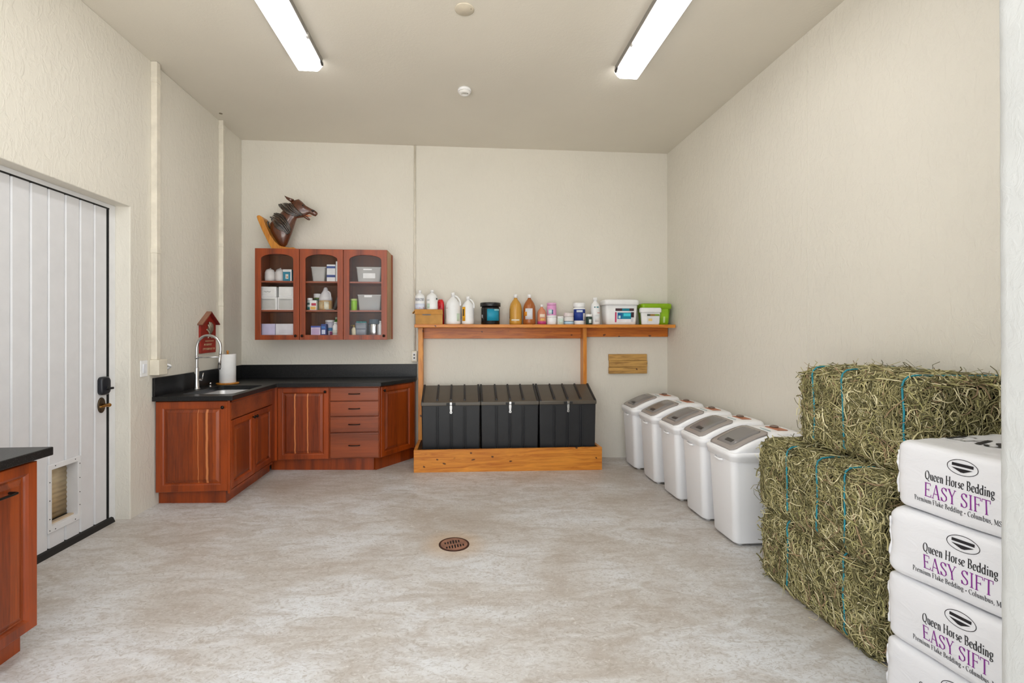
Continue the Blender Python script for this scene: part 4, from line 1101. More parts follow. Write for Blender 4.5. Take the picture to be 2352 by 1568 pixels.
jar('wide_jar', 'wide white jar with pale blue base band', 'jar', 1.280, 5.545, ZS, .120, .140, plain((226, 222, 220), .4), plain((226, 214, 212), .4), .32, [(.04, .24, 185, 355, (180, 212, 234)), (.25, .30, 185, 355, (96, 110, 120))])
jar('tall_canister', 'tall white canister with royal blue label', 'canister', 1.414, sy, ZS, .142, .262, 'white', 'white', .2, [(.18, .70, 190, 350, (22, 54, 140)), (.20, .52, 296, 324, (226, 220, 216)), (.56, .66, 230, 290, (220, 228, 240))])
jar('small_jar', 'small dark green jar with white lid', 'jar', 1.517, 5.50, ZS, .078, .124, plain((26, 56, 46), .35), 'white', .24, [(.14, .5, 255, 300, (220, 228, 222))])
th = jug('tall_bottle', 'tall white bottle with narrow waist beside the big white pail', 'bottle', 1.612, sy, ZS, .112, .328, 'white', 'white', .40, .66, [(.62, .66, 240, 258, (40, 110, 120)), (.62, .66, 270, 300, (60, 140, 150)), (.42, .44, 280, 320, (210, 120, 110)), (.1, .36, 250, 305, (230, 232, 234))])
pail('white_pail', 'large square white pail with turquoise picture label', 1.916, 5.462, 5.715, ZS, .424, .302, 'white', 'white', [(.27, .90, .12, .82, (236, 236, 240)), (.28, .89, .68, .81, (70, 44, 50)), (.50, .74, .69, .80, (20, 130, 150)), (.27, .32, .12, .62, (196, 66, 108)), (.35, .80, .28, .60, (8, 130, 160)), (.35, .50, .28, .56, (10, 96, 160)), (.55, .78, .42, .56, (64, 208, 224)), (.38, .45, .31, .45, (190, 236, 232)), (.80, .89, .36, .62, (58, 36, 44)), (.80, .88, .14, .34, (206, 206, 210))], .062)
pail('green_pail', 'lime green square pail behind the small white pail', 2.362, 5.50, 5.715, ZS, .385, .258, plain((130, 176, 20), .35), plain((136, 178, 10), .35), [(.62, .92, .40, .98, (150, 196, 30)), (.75, .82, .12, .5, (196, 222, 150))], .06)
th = thing('white_tub', 'small square white tub with olive striped label in front of green pail', 'tub', (2.268, 5.47, ZS))
x0, x1, y0, y1 = 2.135, 2.398, 5.452, 5.512
mb = MB(); mb.loft([rrect(x0 + i, x1 - i, y0 + i * .4, y1 - i * .3, .02, ZS + z) for i, z in ((.03, 0), (.022, .006), (.012, .150))]); mb.build('body', 'white', th)
mb = MB(); mb.loft([rrect(x0 + i, x1 - i, y0 - .004 + i * .4, y1 + .004 - i * .4, .022, ZS + z) for i, z in ((.004, .146), (0, .152), (0, .190), (.010, .202))]); mb.build('lid', 'white', th)
for bi, (u0, u1, v0, v1, c) in enumerate([(.28, .95, .70, .84, (52, 60, 48)), (.45, .70, .71, .82, (168, 120, 40)), (.70, .95, .70, .84, (126, 160, 40)), (.28, .95, .12, .66, (224, 224, 226)), (.34, .55, .28, .48, (236, 206, 130))]):
    mb = MB(); xa, xb = x0 + .02 + (x1 - x0 - .04) * u0, x0 + .02 + (x1 - x0 - .04) * u1; mb.box(xa, xb, y0 + .0025 - bi * .0007, y0 + .012, ZS + .15 * v0, ZS + .15 * v1); mb.build('label_sticker', plain(c, .45), th)

# ---- old board plaque on the back wall
pq = thing('board_plaque', 'weathered wooden board fixed low on back wall', 'plaque', (2.07, B_, 1.0))
for za, zb_, dx in ((1.003, 1.085, 0), (1.087, 1.165, .004), (1.167, 1.246, -.002)):
    mb = MB(); mb.box(1.826 + dx, 2.314 + dx, B_ - .034, B_ - .001, za, zb_); mb.build('plank', 'oldwood', pq, bevel=.004)

# ------------------------------------------------------------------ goods inside the wall cabinets
S0, S1, S2 = 1.4835, 1.768, 2.090
gy = 5.43
def sack(label, cx, z, w, h):
    th = thing('wrapped_roll', label, 'roll', (cx, gy + .1, z), 0, 'wrapped rolls in the wall cabinet')
    mb = MB(); rings = []
    for r, zz in ((.72, 0), (.98, .10), (1.0, .4), (.96, .72), (.74, .90), (.40, .97), (.14, 1.0)):
        rings.append([(cx + w / 2 * r * math.cos(2 * PI * i / 22) * (1 + .05 * math.sin(i * 2.3 + zz * 9)), gy + .08 + w / 2 * r * math.sin(2 * PI * i / 22), z + h * zz * (1 + .02 * math.sin(i * 3))) for i in range(22)])
    mb.loft(rings); mb.build('wrap', plain((224, 220, 218), .6), th)
    mb = MB(); mb.tube([(cx - .01, gy + .07, z + h * .97), (cx + .012, gy + .075, z + h * 1.04)], .006, 6); mb.build('twist', plain((206, 202, 200), .6), th)
sack('crinkled white wrapped roll at the cabinet side wall', -2.170, S2, .112, .148)
sack('crinkled white wrapped roll next to the teal box', -2.060, S2, .108, .150)
carton('teal_box', 'teal and white carton beside wrapped rolls', 'box', -2.000, -1.905, gy, gy + .12, S2, S2 + .135, plain((16, 128, 156), .5), [(0, 1, .80, 1, (226, 226, 224)), (.86, 1, 0, 1, (232, 232, 232)), (.30, .62, .22, .60, (220, 220, 210)), (.42, .58, .3, .42, (190, 120, 80))])
def drawer_box(label, x0, x1, z0, z1, clear):
    th = thing('drawer_box', label, 'storage box', ((x0 + x1) / 2, gy + .12, z0), 0, 'small storage drawers in the wall cabinet')
    mb = MB(); mb.box(x0, x1, gy, gy + .2, z0, z1); mb.build('shell', 'white', th, bevel=.004)
    mb = MB(); mb.box(x0 + .014, x1 - .014, gy - .004, gy + .004, z0 + .014, z1 - .014); fr_ = mb.build('front', plain((196, 196, 192), .3) if clear else plain((232, 232, 230), .45), th, bevel=.003)
    if clear:
        mb = MB(); mb.box(x0 + .03, x1 - .03, gy - .008, gy - .003, z1 - .034, z1 - .022); mb.build('lip', plain((170, 170, 168), .4), fr_)
    return th
d1 = drawer_box('white storage drawer with handwritten name, above a clear one', -2.248, -2.072, S1 + .146, S1 + .262, False)
rnd = random.Random(5)
mb = MB(); x = -2.20
pts = []
for k in range(24): pts.append((-2.205 + k * .0032, gy - .0045, S1 + .205 + .005 * math.sin(k * 1.7) + .004 * math.sin(k * .6)))
mb.tube(pts, .0014, 5); mb.build('handwriting', plain((60, 60, 62), .6), d1)
drawer_box('white storage drawer without visible name, upper one', -2.046, -1.885, S1 + .146, S1 + .262, False)
drawer_box('translucent storage drawer under the handwritten one', -2.248, -2.066, S1, S1 + .145, True)
drawer_box('translucent storage drawer under the unmarked one', -2.060, -1.885, S1, S1 + .145, True)
carton('lilac_box', 'pale lilac box on cabinet bottom', 'box', -2.230, -2.086, gy, gy + .16, S0, S0 + .132, plain((202, 196, 226), .5))
carton('white_box', 'white crumpled box beside the lilac box', 'box', -2.080, -1.888, gy, gy + .16, S0, S0 + .132, plain((222, 220, 226), .6), [(.2, .9, .2, .5, (212, 210, 218))])
def clear_bin(label, x0, x1, z, h, inside):
    th = thing('clear_bin', label, 'storage box', ((x0 + x1) / 2, gy + .1, z), 0, 'clear plastic tubs')
    mb = MB(); mb.loft([rrect(x0 + i, x1 - i, gy + i * .4, gy + .2 - i * .4, .016, z + zz) for i, zz in ((.026, 0), (.020, .004), (.004, h - .012), (0, h - .011), (0, h))]); b_ = mb.build('tub', 'clearbox', th)
    inside(th, b_)
    return th
def in_none(th, b_):
    mb = MB(); mb.box(-1.668, -1.556, gy + .03, gy + .17, S2 + .006, S2 + .12); mb.build('contents', plain((176, 174, 170), .7), th)
clear_bin('plain clear tub on the upper middle shelf', -1.700, -1.534, S2, .168, in_none)
carton('blue_white_carton', 'white carton with two blue bands', 'carton', -1.522, -1.428, gy, gy + .09, S2, S2 + .196, plain((228, 228, 230), .5), [(0, 1, .78, .90, (40, 70, 140)), (0, 1, .26, .40, (38, 62, 130))])
carton('white_carton', 'tall white carton edge behind the door frame', 'carton', -1.422, -1.380, gy, gy + .09, S2, S2 + .232, 'white')
# middle shelf of middle cabinet
jar('small_jar', 'teal and white jar by the cabinet side', 'jar', -1.722, gy + .05, S1, .058, .140, plain((206, 216, 212), .4), 'white', .2, [(.05, .28, 190, 350, (40, 110, 110)), (.45, .62, 190, 350, (70, 96, 90))])
jar('small_jar', 'white-lidded green jar behind the floral jar', 'jar', -1.664, gy + .15, S1, .090, .196, plain((120, 140, 60), .4), 'white', .24, [(.5, .7, 200, 340, (50, 90, 70))])
carton('floral_carton', 'small white packet with red and yellow picture', 'carton', -1.708, -1.636, gy, gy + .06, S1, S1 + .112, 'white', [(.25, .95, .46, .72, (190, 40, 70)), (.1, .9, .08, .38, (226, 178, 90))])
th = thing('cone_jug', 'white cone-topped jug with tan picture base', 'jug', (-1.552, gy + .08, S1))
mb = MB(); mb.lathe([(.070, 0), (.074, .008), (.074, .108), (.073, .112)], 24, (-1.556, gy + .08), S1); mb.build('base', plain((196, 160, 108), .5, var=.3), th)
mb = MB(); mb.lathe([(.074, .112), (.070, .15), (.052, .19), (.030, .225), (.020, .258), (.012, .266)], 24, (-1.556, gy + .08), S1); mb.build('cone', plain((222, 220, 224), .4), th)
mb = MB(); mb.tube(smoothpath([(-1.526, gy + .06, S1 + .22), (-1.500, gy + .055, S1 + .20), (-1.494, gy + .05, S1 + .15), (-1.498, gy + .055, S1 + .115)], 4), .008, 8); mb.build('handle', plain((222, 220, 224), .4), th)
mb = cyl_band(-1.556, gy + .08, .0745, S1 + .015, S1 + .095, 215, 262); mb.build('picture', plain((214, 190, 146), .5, var=.2), th)
mb = cyl_band(-1.556, gy + .08, .0745, S1 + .015, S1 + .10, 272, 312); mb.build('picture', plain((226, 214, 194), .5, var=.3), th)
th = thing('dark_clippers', 'dark grey clippers leaning behind the cone-topped jug', 'clippers', (-1.432, gy + .09, S1))
mb = MB(); mb.tube(smoothpath([(-1.462, gy + .09, S1 + .018), (-1.440, gy + .09, S1 + .07), (-1.420, gy + .09, S1 + .13), (-1.412, gy + .09, S1 + .172)], 4), [.018 + .010 * math.sin(PI * i / 12) for i in range(13)], 10); mb.build('body', plain((66, 60, 58), .45), th)
mb = MB(); mb.tube(smoothpath([(-1.462, gy + .08, S1 + .012), (-1.50, gy + .03, S1 + .010), (-1.53, gy - .01, S1 + .008)], 5), .006, 6); mb.build('cord', plain((206, 200, 190), .5), th)
mb = MB(); mb.tube([(-1.412, gy + .09, S1 + .165), (-1.406, gy + .09, S1 + .180)], .018, 10); mb.build('blade', plain((170, 170, 172), .3, .8), th)
# bottom of middle cabinet
carton('lilac_carton', 'white carton with lilac pattern and blue top', 'carton', -1.696, -1.594, gy, gy + .07, S0, S0 + .108, plain((216, 200, 224), .5, var=.15), [(0, 1, .84, 1, (66, 84, 170)), (.1, .9, .1, .7, (196, 170, 206))])
carton('blue_carton', 'deep blue carton with white patch', 'carton', -1.590, -1.530, gy + .015, gy + .085, S0, S0 + .130, plain((34, 56, 130), .5), [(.15, .8, .12, .5, (206, 214, 236)), (.1, .8, .6, .82, (50, 110, 180))])
jar('canister', 'white canister with lilac and blue print behind the blue carton', 'canister', -1.530, gy + .17, S0, .108, .178, plain((214, 210, 228), .4), 'white', .14, [(.3, .5, 260, 320, (70, 140, 190)), (.02, .25, 280, 320, (160, 60, 120))])
jug('green_bottle', 'green bottle with pale cap behind a white bottle', 'bottle', -1.455, gy + .16, S0, .058, .212, plain((60, 130, 40), .3), plain((200, 214, 190), .4), .45, .66)
jug('white_bottle', 'white bottle with rounded shoulders at cabinet side', 'bottle', -1.436, gy + .05, S0, .072, .154, 'white', 'white', .55, .66, [(.1, .4, 200, 340, (226, 226, 214))])
# right cabinet
def in_items(th, b_):
    mb = MB(); mb.box(-1.150, -1.010, gy + .03, gy + .15, S2 + .006, S2 + .05); mb.build('contents', plain((226, 224, 220), .7), th)
    mb = MB(); mb.box(-1.120, -.985, gy + .004, gy + .012, S2 + .045, S2 + .105); mb.build('paper_label', plain((236, 236, 236), .6), th)
    mb = MB(); mb.box(-1.115, -1.02, gy - .008, gy + .004, S2 + .135, S2 + .150); mb.build('clip', 'white', th)
clear_bin('clear tub holding white packets on the top shelf', -1.200, -.914, S2, .172, in_items)
def in_rolls(th, b_):
    mb = MB(); mb.lathe([(.03, -.05), (.062, -.05), (.062, .05), (.03, .05)], 22); mb.v = [(-1.085 + p[0], gy + .09 + p[2], S1 + .07 + p[1]) for p in mb.v]; mb.build('contents', plain((110, 112, 120), .6), th)
    mb = MB(); mb.lathe([(.02, -.05), (.045, -.05), (.045, .05), (.02, .05)], 22); mb.v = [(-1.000 + p[0], gy + .08 + p[2], S1 + .052 + p[1]) for p in mb.v]; mb.build('contents', plain((120, 150, 165), .6), th)
    mb = MB(); mb.box(-1.105, -1.02, gy - .008, gy + .004, S1 + .150, S1 + .172); mb.build('clip', 'white', th)
clear_bin('clear tub holding round grey rolls on the middle shelf', -1.186, -.914, S1, .180, in_rolls)
jar('lime_tub', 'lime green tub with pale lid', 'tub', -1.232, gy + .05, S1, .074, .134, plain((150, 206, 30), .35), plain((200, 220, 130), .4), .16, group=None)
th = thing('spray_bottle', 'small gold-topped white spray bottle', 'bottle', (-1.228, gy + .03, S0))
mb = MB(); mb.lathe([(.024, 0), (.026, .004), (.026, .07), (.016, .085), (.010, .095)], 16, (-1.228, gy + .03), S0); mb.build('body', plain((226, 214, 180), .3), th)
mb = MB(); mb.lathe([(.012, .095), (.014, .10), (.012, .118), (.006, .124)], 12, (-1.228, gy + .03), S0); mb.tube([(-1.228, gy + .03, S0 + .115), (-1.258, gy + .01, S0 + .112)], .006, 8); mb.build('pump', plain((150, 120, 40), .3, .7), th)
mb = MB(); mb.box(-1.208, -1.196, gy + .02, gy + .04, S0 + .002, S0 + .085); mb.build('gold_strip', plain((176, 146, 60), .3, .7), th)
th = thing('grey_caddy', 'grey translucent canister with turquoise spiky top', 'canister', (-1.148, gy + .07, S0))
mb = MB(); mb.loft([rrect(-1.208 - i, -1.090 + i, gy + .01 - i, gy + .12 + i, .02, S0 + z) for i, z in ((-.006, 0), (0, .004), (.004, .145))]); mb.build('body', plain((140, 146, 156), .3, var=.15), th)
mb = MB(); mb.box(-1.206, -1.092, gy + .006, gy + .010, S0 + .066, S0 + .082); mb.build('band', plain((92, 96, 112), .4), th)
mb = MB()
for k in range(7): mb.lathe([(.009, .143), (.009, .155), (.004, .162)], 8, (-1.198 + k * .0165, gy + .05), S0)
mb.build('spikes', plain((40, 150, 150), .4), th)
th = thing('steel_canister', 'round steel canister with blue-grey lid', 'canister', (-1.008, gy + .08, S0))
mb = MB(); mb.lathe([(.062, 0), (.064, .004), (.064, .128), (.060, .134)], 26, (-1.010, gy + .08), S0); mb.build('body', 'steel', th)
mb = MB(); mb.lathe([(.066, .132), (.066, .140), (.056, .146), (.056, .182), (.050, .186), (0, .186)], 26, (-1.010, gy + .08), S0); mb.build('lid', plain((96, 110, 122), .45), th)
jug('pump_bottle', 'thin white bottle at the far cabinet side', 'bottle', -.934, gy + .05, S0, .044, .168, 'white', 'white', .5, .72)

# ------------------------------------------------------------------ carved horse head on its bracket
HX, HY, HZ = -2.035, 5.50, WT
K = .00047
def hp(cx, cy, y=0.0): return (HX + (cx - 640) * K, HY + y, HZ + (1462 - cy) * K)
hb = thing('horse_head', 'carved dark wooden horse head on curved honey wood bracket', 'carving', (HX, HY, HZ))
def dark_wood(name, c, d, rough):
    t = NT(name); vec = t.coords((1, 1, .3)); g = t.noise(vec, 60, 4, .6, 1.5)
    t.color(t.ramp(g, [(.3, d), (.7, c)])); t.set(Roughness=rough); t.b.inputs['Coat Weight'].default_value = .8; t.b.inputs['Coat Roughness'].default_value = .08
    return t.m
M['bay'] = dark_wood('bay_carved_wood', (104, 54, 28), (62, 28, 14), .3)
M['mane'] = dark_wood('mane_carved_wood', (46, 37, 32), (18, 14, 12), .25)
M['mane2'] = dark_wood('mane_carved_wood_light', (84, 66, 54), (40, 30, 25), .25)
def hloft(mb, secs, n=16):
    rings = []
    for (a, b, t_) in secs:
        A, B = Vector(hp(*a)), Vector(hp(*b)); c = (A + B) / 2; d = (A - B) / 2
        rings.append([tuple(c + d * math.cos(2 * PI * i / n) + Vector((0, t_ * K * math.sin(2 * PI * i / n), 0))) for i in range(n)])
    mb.loft(rings)
stand = [(120, 690), (140, 660), (185, 655), (240, 690), (280, 750), (330, 900), (430, 1120), (540, 1275), (640, 1372), (760, 1396), (880, 1412), (960, 1404), (1000, 1420), (1022, 1461), (470, 1461), (400, 1330), (250, 1020), (150, 780)]
mb = MB(); mb.prism([(hp(*p)[0], hp(*p)[2]) for p in stand], HY - .085, HY + .085, 'y'); mb.build('bracket', 'honey', hb, bevel=.006)
mb = MB()
hloft(mb, [((640, 1385), (690, 1385), 22), ((570, 1310), (760, 1310), 80), ((455, 1140), (830, 1140), 135), ((372, 980), (885, 1000), 160), ((365, 820), (935, 840), 150), ((450, 680), (965, 740), 125), ((600, 560), (990, 672), 108), ((720, 430), (1060, 660), 98), ((860, 300), (1140, 650), 92)])
hloft(mb, [((820, 320), (1010, 662), 84), ((900, 242), (1090, 656), 98), ((1030, 205), (1165, 645), 94), ((1110, 265), (1205, 612), 80), ((1200, 360), (1245, 572), 64), ((1310, 425), (1292, 560), 54), ((1400, 465), (1370, 600), 50), ((1462, 515), (1420, 616), 42), ((1478, 548), (1446, 598), 18)])
hloft(mb, [((1150, 590), (1155, 655), 50), ((1205, 596), (1195, 680), 42), ((1252, 640), (1232, 704), 34), ((1304, 690), (1280, 716), 22)])
for y in (-48, 40):
    rings = []
    for (a, b, t_) in [((930, 225), (860, 300), 26), ((825, 188), (825, 275), 30), ((765, 165), (765, 228), 20), ((712, 140), (722, 168), 5)]:
        A, B = Vector(hp(*a, y * K)), Vector(hp(*b, y * K)); c = (A + B) / 2; d = (A - B) / 2
        rings.append([tuple(c + d * math.cos(2 * PI * i / 12) + Vector((0, t_ * K * math.sin(2 * PI * i / 12), 0))) for i in range(12)])
    mb.loft(rings)
mb.build('head_and_neck', 'bay', hb)
mb = MB()
for s_ in (-1, 1):
    mb.lathe([(.004, -.010), (.009, -.004), (.010, 0), (.009, .004), (.004, .010)], 12, (hp(1150, 375)[0], HY + s_ * 72 * K), hp(1150, 375)[2])
    mb.lathe([(.004, -.012), (.010, -.005), (.011, 0), (.010, .005), (.004, .010)], 12, (hp(1372, 492)[0], HY + s_ * 44 * K), hp(1372, 492)[2], 1.6, 1)
mb.build('eyes_and_nostrils', plain((20, 12, 9), .3), hb)
mb = MB(); mb.tube([hp(1185, 606), hp(1260, 606), hp(1330, 612)], [.012, .008, .004], 8); mb.tube([hp(1200, 585), hp(1212, 640)], .012, 8); mb.build('tongue', plain((196, 120, 84), .5), hb)
up_a = [[(1150, 600), (1020, 500), (930, 390), (905, 310)], [(1110, 625), (930, 500), (820, 370), (715, 312)], [(1030, 640), (860, 575), (720, 460), (610, 335)], [(960, 645), (800, 590), (670, 490), (553, 392)]]
lo_a = [[(880, 985), (820, 820), (690, 640), (498, 560)], [(860, 1060), (760, 870), (600, 730), (410, 640)], [(800, 1090), (680, 950), (560, 850), (440, 700)], [(700, 1020), (610, 985), (520, 900), (455, 760)]]
th_neck = lambda cx, cy: 150 if cy > 750 else 112
k_ = 0
for grp, cnt in ((up_a, 5), (lo_a, 5)):
    for g in range(len(grp) - 1):
        for q in range(cnt):
            f = q / cnt + random.uniform(-.08, .08)
            pts = []
            for i in range(4):
                cx = grp[g][i][0] * (1 - f) + grp[g + 1][i][0] * f; cy = grp[g][i][1] * (1 - f) + grp[g + 1][i][1] * f
                yy = -(th_neck(cx, cy) * (.98 if i in (1, 2) else .62) + (0, 16, 5, 20, 9)[q % 5])
                if i == 3: yy *= .35
                pts.append(hp(cx, cy, yy * K))
            sp_ = smoothpath(pts, 6)
            mb = MB(); mb.tube(sp_, [(.002 + .0066 * math.sin(PI * min(1, .08 + .86 * i / (len(sp_) - 1)))) for i in range(len(sp_))], 7); mb.build('mane_lock', ('mane', 'mane2')[q % 2], hb)
            if q == 0:
                sp2 = [(p[0] - .03, 2 * HY - p[1], p[2]) for p in sp_]
                mb = MB(); mb.tube(sp2, [(.004 + .015 * math.sin(PI * min(1, .08 + .86 * i / (len(sp2) - 1)))) for i in range(len(sp2))], 7); mb.build('mane_lock', 'mane', hb)
mb = MB(); mb.tube(smoothpath([hp(330, 760), hp(300, 810), hp(350, 900), hp(440, 960)], 5), .012, 7); mb.build('mane_lock', 'mane', hb)

# ------------------------------------------------------------------ white rolling bins along the right wall
def roll_bin(yc, xf, label, rot=0.0):
    th = thing('rolling_bin', label, 'bin', (xf, yc, fz(xf + .3)), rot, 'white rolling bins along the right wall')
    Lb = .60
    HB = .665          # top of body
    # body, tapered
    mb = MB(); mb.loft([rrect(.050 - i, Lb - .04 + i * .6, -.158 - i * .6, .158 + i * .6, .045, z) for i, z in ((-.010, .022), (0, .034), (.030, HB - .03), (.034, HB))]); mb.build('body', 'binwhite', th, local=True)
    mb = MB(); mb.loft([rrect(.004 + i, Lb - .002 - i, -.198 + i, .198 - i, .062, z) for i, z in ((.010, HB - .034), (.002, HB - .030), (.001, HB - .004), (-.003, HB), (-.004, HB + .026), (.004, HB + .034))]); mb.build('rim', 'binwhite', th, local=True)
    def hz(u):     # lid height along the bin
        return HB + .036 + .132 * math.sin(PI / 2 * min(1, max(0, u) / .66)) ** 1.05 - .010 * max(0, u - .66)
    def sec(u, e, w0):
        x = .006 + (Lb - .014) * u
        end = min(u, 1.0 - u)
        w = w0 * (1 - .30 * max(0, 1 - u / .09) ** 2 - .22 * max(0, 1 - (1 - u) / .09) ** 2)
        h = hz(u) - (.06 * max(0, 1 - (1 - u) / .05) ** 2) + e
        zb_ = HB + .026
        pts = []
        for v, k in ((-1, 0), (-1, .5), (-.97, .80), (-.90, .94), (-.75, 1), (-.4, 1.015), (0, 1.02), (.4, 1.015), (.75, 1), (.90, .94), (.97, .80), (1, .5), (1, 0)):
            pts.append((x, w * v, zb_ + (h - zb_) * k))
        return pts
    us = [0, .02, .05, .09, .14, .2, .27, .34, .41, .48, .55, .62, .7, .8, .9, .95, .98, 1]
    mb = MB(); mb.loft([sec(u, 0, .188) for u in us]); mb.build('lid', 'binwhite', th, local=True)
    # smoky flap lying on the lid
    def flap_pt(u, v, e):
        x = .006 + (Lb - .014) * u
        w = .170
        return (x, w * v, hz(u) + .0035 + e - .006 * abs(v) ** 4)
    def sheet(u0, u1, vmax, e0, e1, cr, name, mat, par, dome=0.0):
        N, Mv = 16, 12
        def pt(i, j, e):
            uu = u0 + (u1 - u0) * i / N
            edge = min((uu - u0), (u1 - uu)) / (u1 - u0)
            wv = vmax * (1 - cr * max(0, 1 - edge / .12) ** 2)
            v = -wv + 2 * wv * j / Mv
            dm = dome * min(1, edge / .10) * min(1, (1 - abs(v / wv)) / .14)
            return flap_pt(uu, v, e + dm)
        mb = MB()
        top = [pt(i, j, e1) for i in range(N + 1) for j in range(Mv + 1)]
        bot = [pt(i, j, e0) for i in range(N + 1) for j in range(Mv + 1)]
        nv = len(top)
        fs = []
        W = Mv + 1
        for i in range(N):
            for j in range(Mv):
                a = i * W + j
                fs += [(a, a + 1, a + W + 1, a + W), (nv + a, nv + a + W, nv + a + W + 1, nv + a + 1)]
        for i in range(N):
            for a, b in ((i * W, (i + 1) * W), (i * W + Mv, (i + 1) * W + Mv)): fs.append((a, b, nv + b, nv + a))
        for j in range(Mv):
            for a, b in ((j, j + 1), (N * W + j, N * W + j + 1)): fs.append((a, b, nv + b, nv + a))
        mb.add(top + bot, fs, True)
        return mb.build(name, mat, par, local=True)
    fl = sheet(.022, .53, .97, 0, .008, .20, 'flap', 'smoke', th)
    fl['label'] = 'smoky grey translucent flap'
    sheet(.08, .48, .64, .007, .010, .14, 'raised_window', 'smoke2', fl, .010)
    mb = MB()
    for i in range(2):
        pass
    a, b = .105, .150
    mb.hull8([flap_pt(a, -.42, .020), flap_pt(a, .08, .020), flap_pt(b, .08, .020), flap_pt(b, -.42, .020), flap_pt(a, -.42, .0225), flap_pt(a, .08, .0225), flap_pt(b, .08, .0225), flap_pt(b, -.42, .0225)])
    mb.build('badge', plain((60, 56, 54), .4), fl, local=True)
    # handle recess patch and sticker lines on the rear lid
    def lp(u, v, e): return (.006 + (Lb - .014) * u, .188 * v, hz(u) * 1.0 + .003 + e)
    mb = MB(); mb.hull8([lp(.72, -.45, 0), lp(.72, .35, 0), lp(.86, .35, 0), lp(.86, -.45, 0), lp(.72, -.45, .004), lp(.72, .35, .004), lp(.86, .35, .004), lp(.86, -.45, .004)]); mb.build('tan_sticker', plain((186, 118, 84), .5), th, local=True)
    mb = MB(); mb.lathe([(.030, 0), (.032, .006), (.022, .012), (.014, .012), (.012, .008), (0, .008)], 16, lp(.80, .12, 0)[:2], lp(.80, .12, .006)[2]); mb.build('scoop_clip', plain((128, 108, 96), .4), th, local=True)
    mb = MB(); mb.hull8([lp(.60, -.52, 0), lp(.60, .12, 0), lp(.615, .12, 0), lp(.615, -.52, 0), lp(.60, -.52, .003), lp(.60, .12, .003), lp(.615, .12, .003), lp(.615, -.52, .003)]); mb.build('blue_line', plain((170, 196, 200), .5), th, local=True)
    for x, y in ((.11, -.11), (.11, .11), (Lb - .1, -.11), (Lb - .1, .11)):
        mb = MB(); mb.lathe([(.020, 0), (.022, .006), (.018, .03)], 12, (x, y), fz(x - .3)); mb.build('foot', plain((222, 222, 224), .4), th, local=True)
    mb = MB(); mb.tube([(.012, -.05, HB - .045), (.002, -.03, HB - .05), (.002, .03, HB - .05), (.012, .05, HB - .045)], .008, 8); mb.build('grip', 'binwhite', th, local=True)
    return th
roll_bin(3.430, 1.945, 'white rolling bin with smoky flap, touching the hay bales')
roll_bin(3.885, 1.950, 'white rolling bin with smoky flap, second from the hay bales')
roll_bin(4.345, 1.945, 'white rolling bin with smoky flap, middle of the row of five')
roll_bin(4.840, 1.935, 'white rolling bin with smoky flap, second from the back wall')
roll_bin(5.345, 1.915, 'white rolling bin with smoky flap, closest to the back wall')

# ------------------------------------------------------------------ hay bales
def hay_mats():
    t = NT('hay_strands')
    at = t.n('ShaderNodeAttribute'); at.attribute_name = 'strand_tint'
    t.color(at.outputs['Color']); t.set(Roughness=.65)
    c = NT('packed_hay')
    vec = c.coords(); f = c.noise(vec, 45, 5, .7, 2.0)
    c.color(c.ramp(f, [(.35, (34, 30, 18)), (.55, (66, 60, 36)), (.7, (100, 92, 58))]))  # core colour darkened for the shade in gaps between strands
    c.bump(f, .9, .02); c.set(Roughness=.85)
    return t.m, c.m
HAY, PACK = hay_mats()
TWINE = plain((34, 136, 152), .55, var=.15, name='blue_twine')

def rounded_surface(p, lo, hi, r):
    q = np.clip(p, lo + r, hi - r)
    d = p - q
    n = np.linalg.norm(d, axis=1, keepdims=True)
    n[n < 1e-9] = 1
    return q + d / n * r, d / n

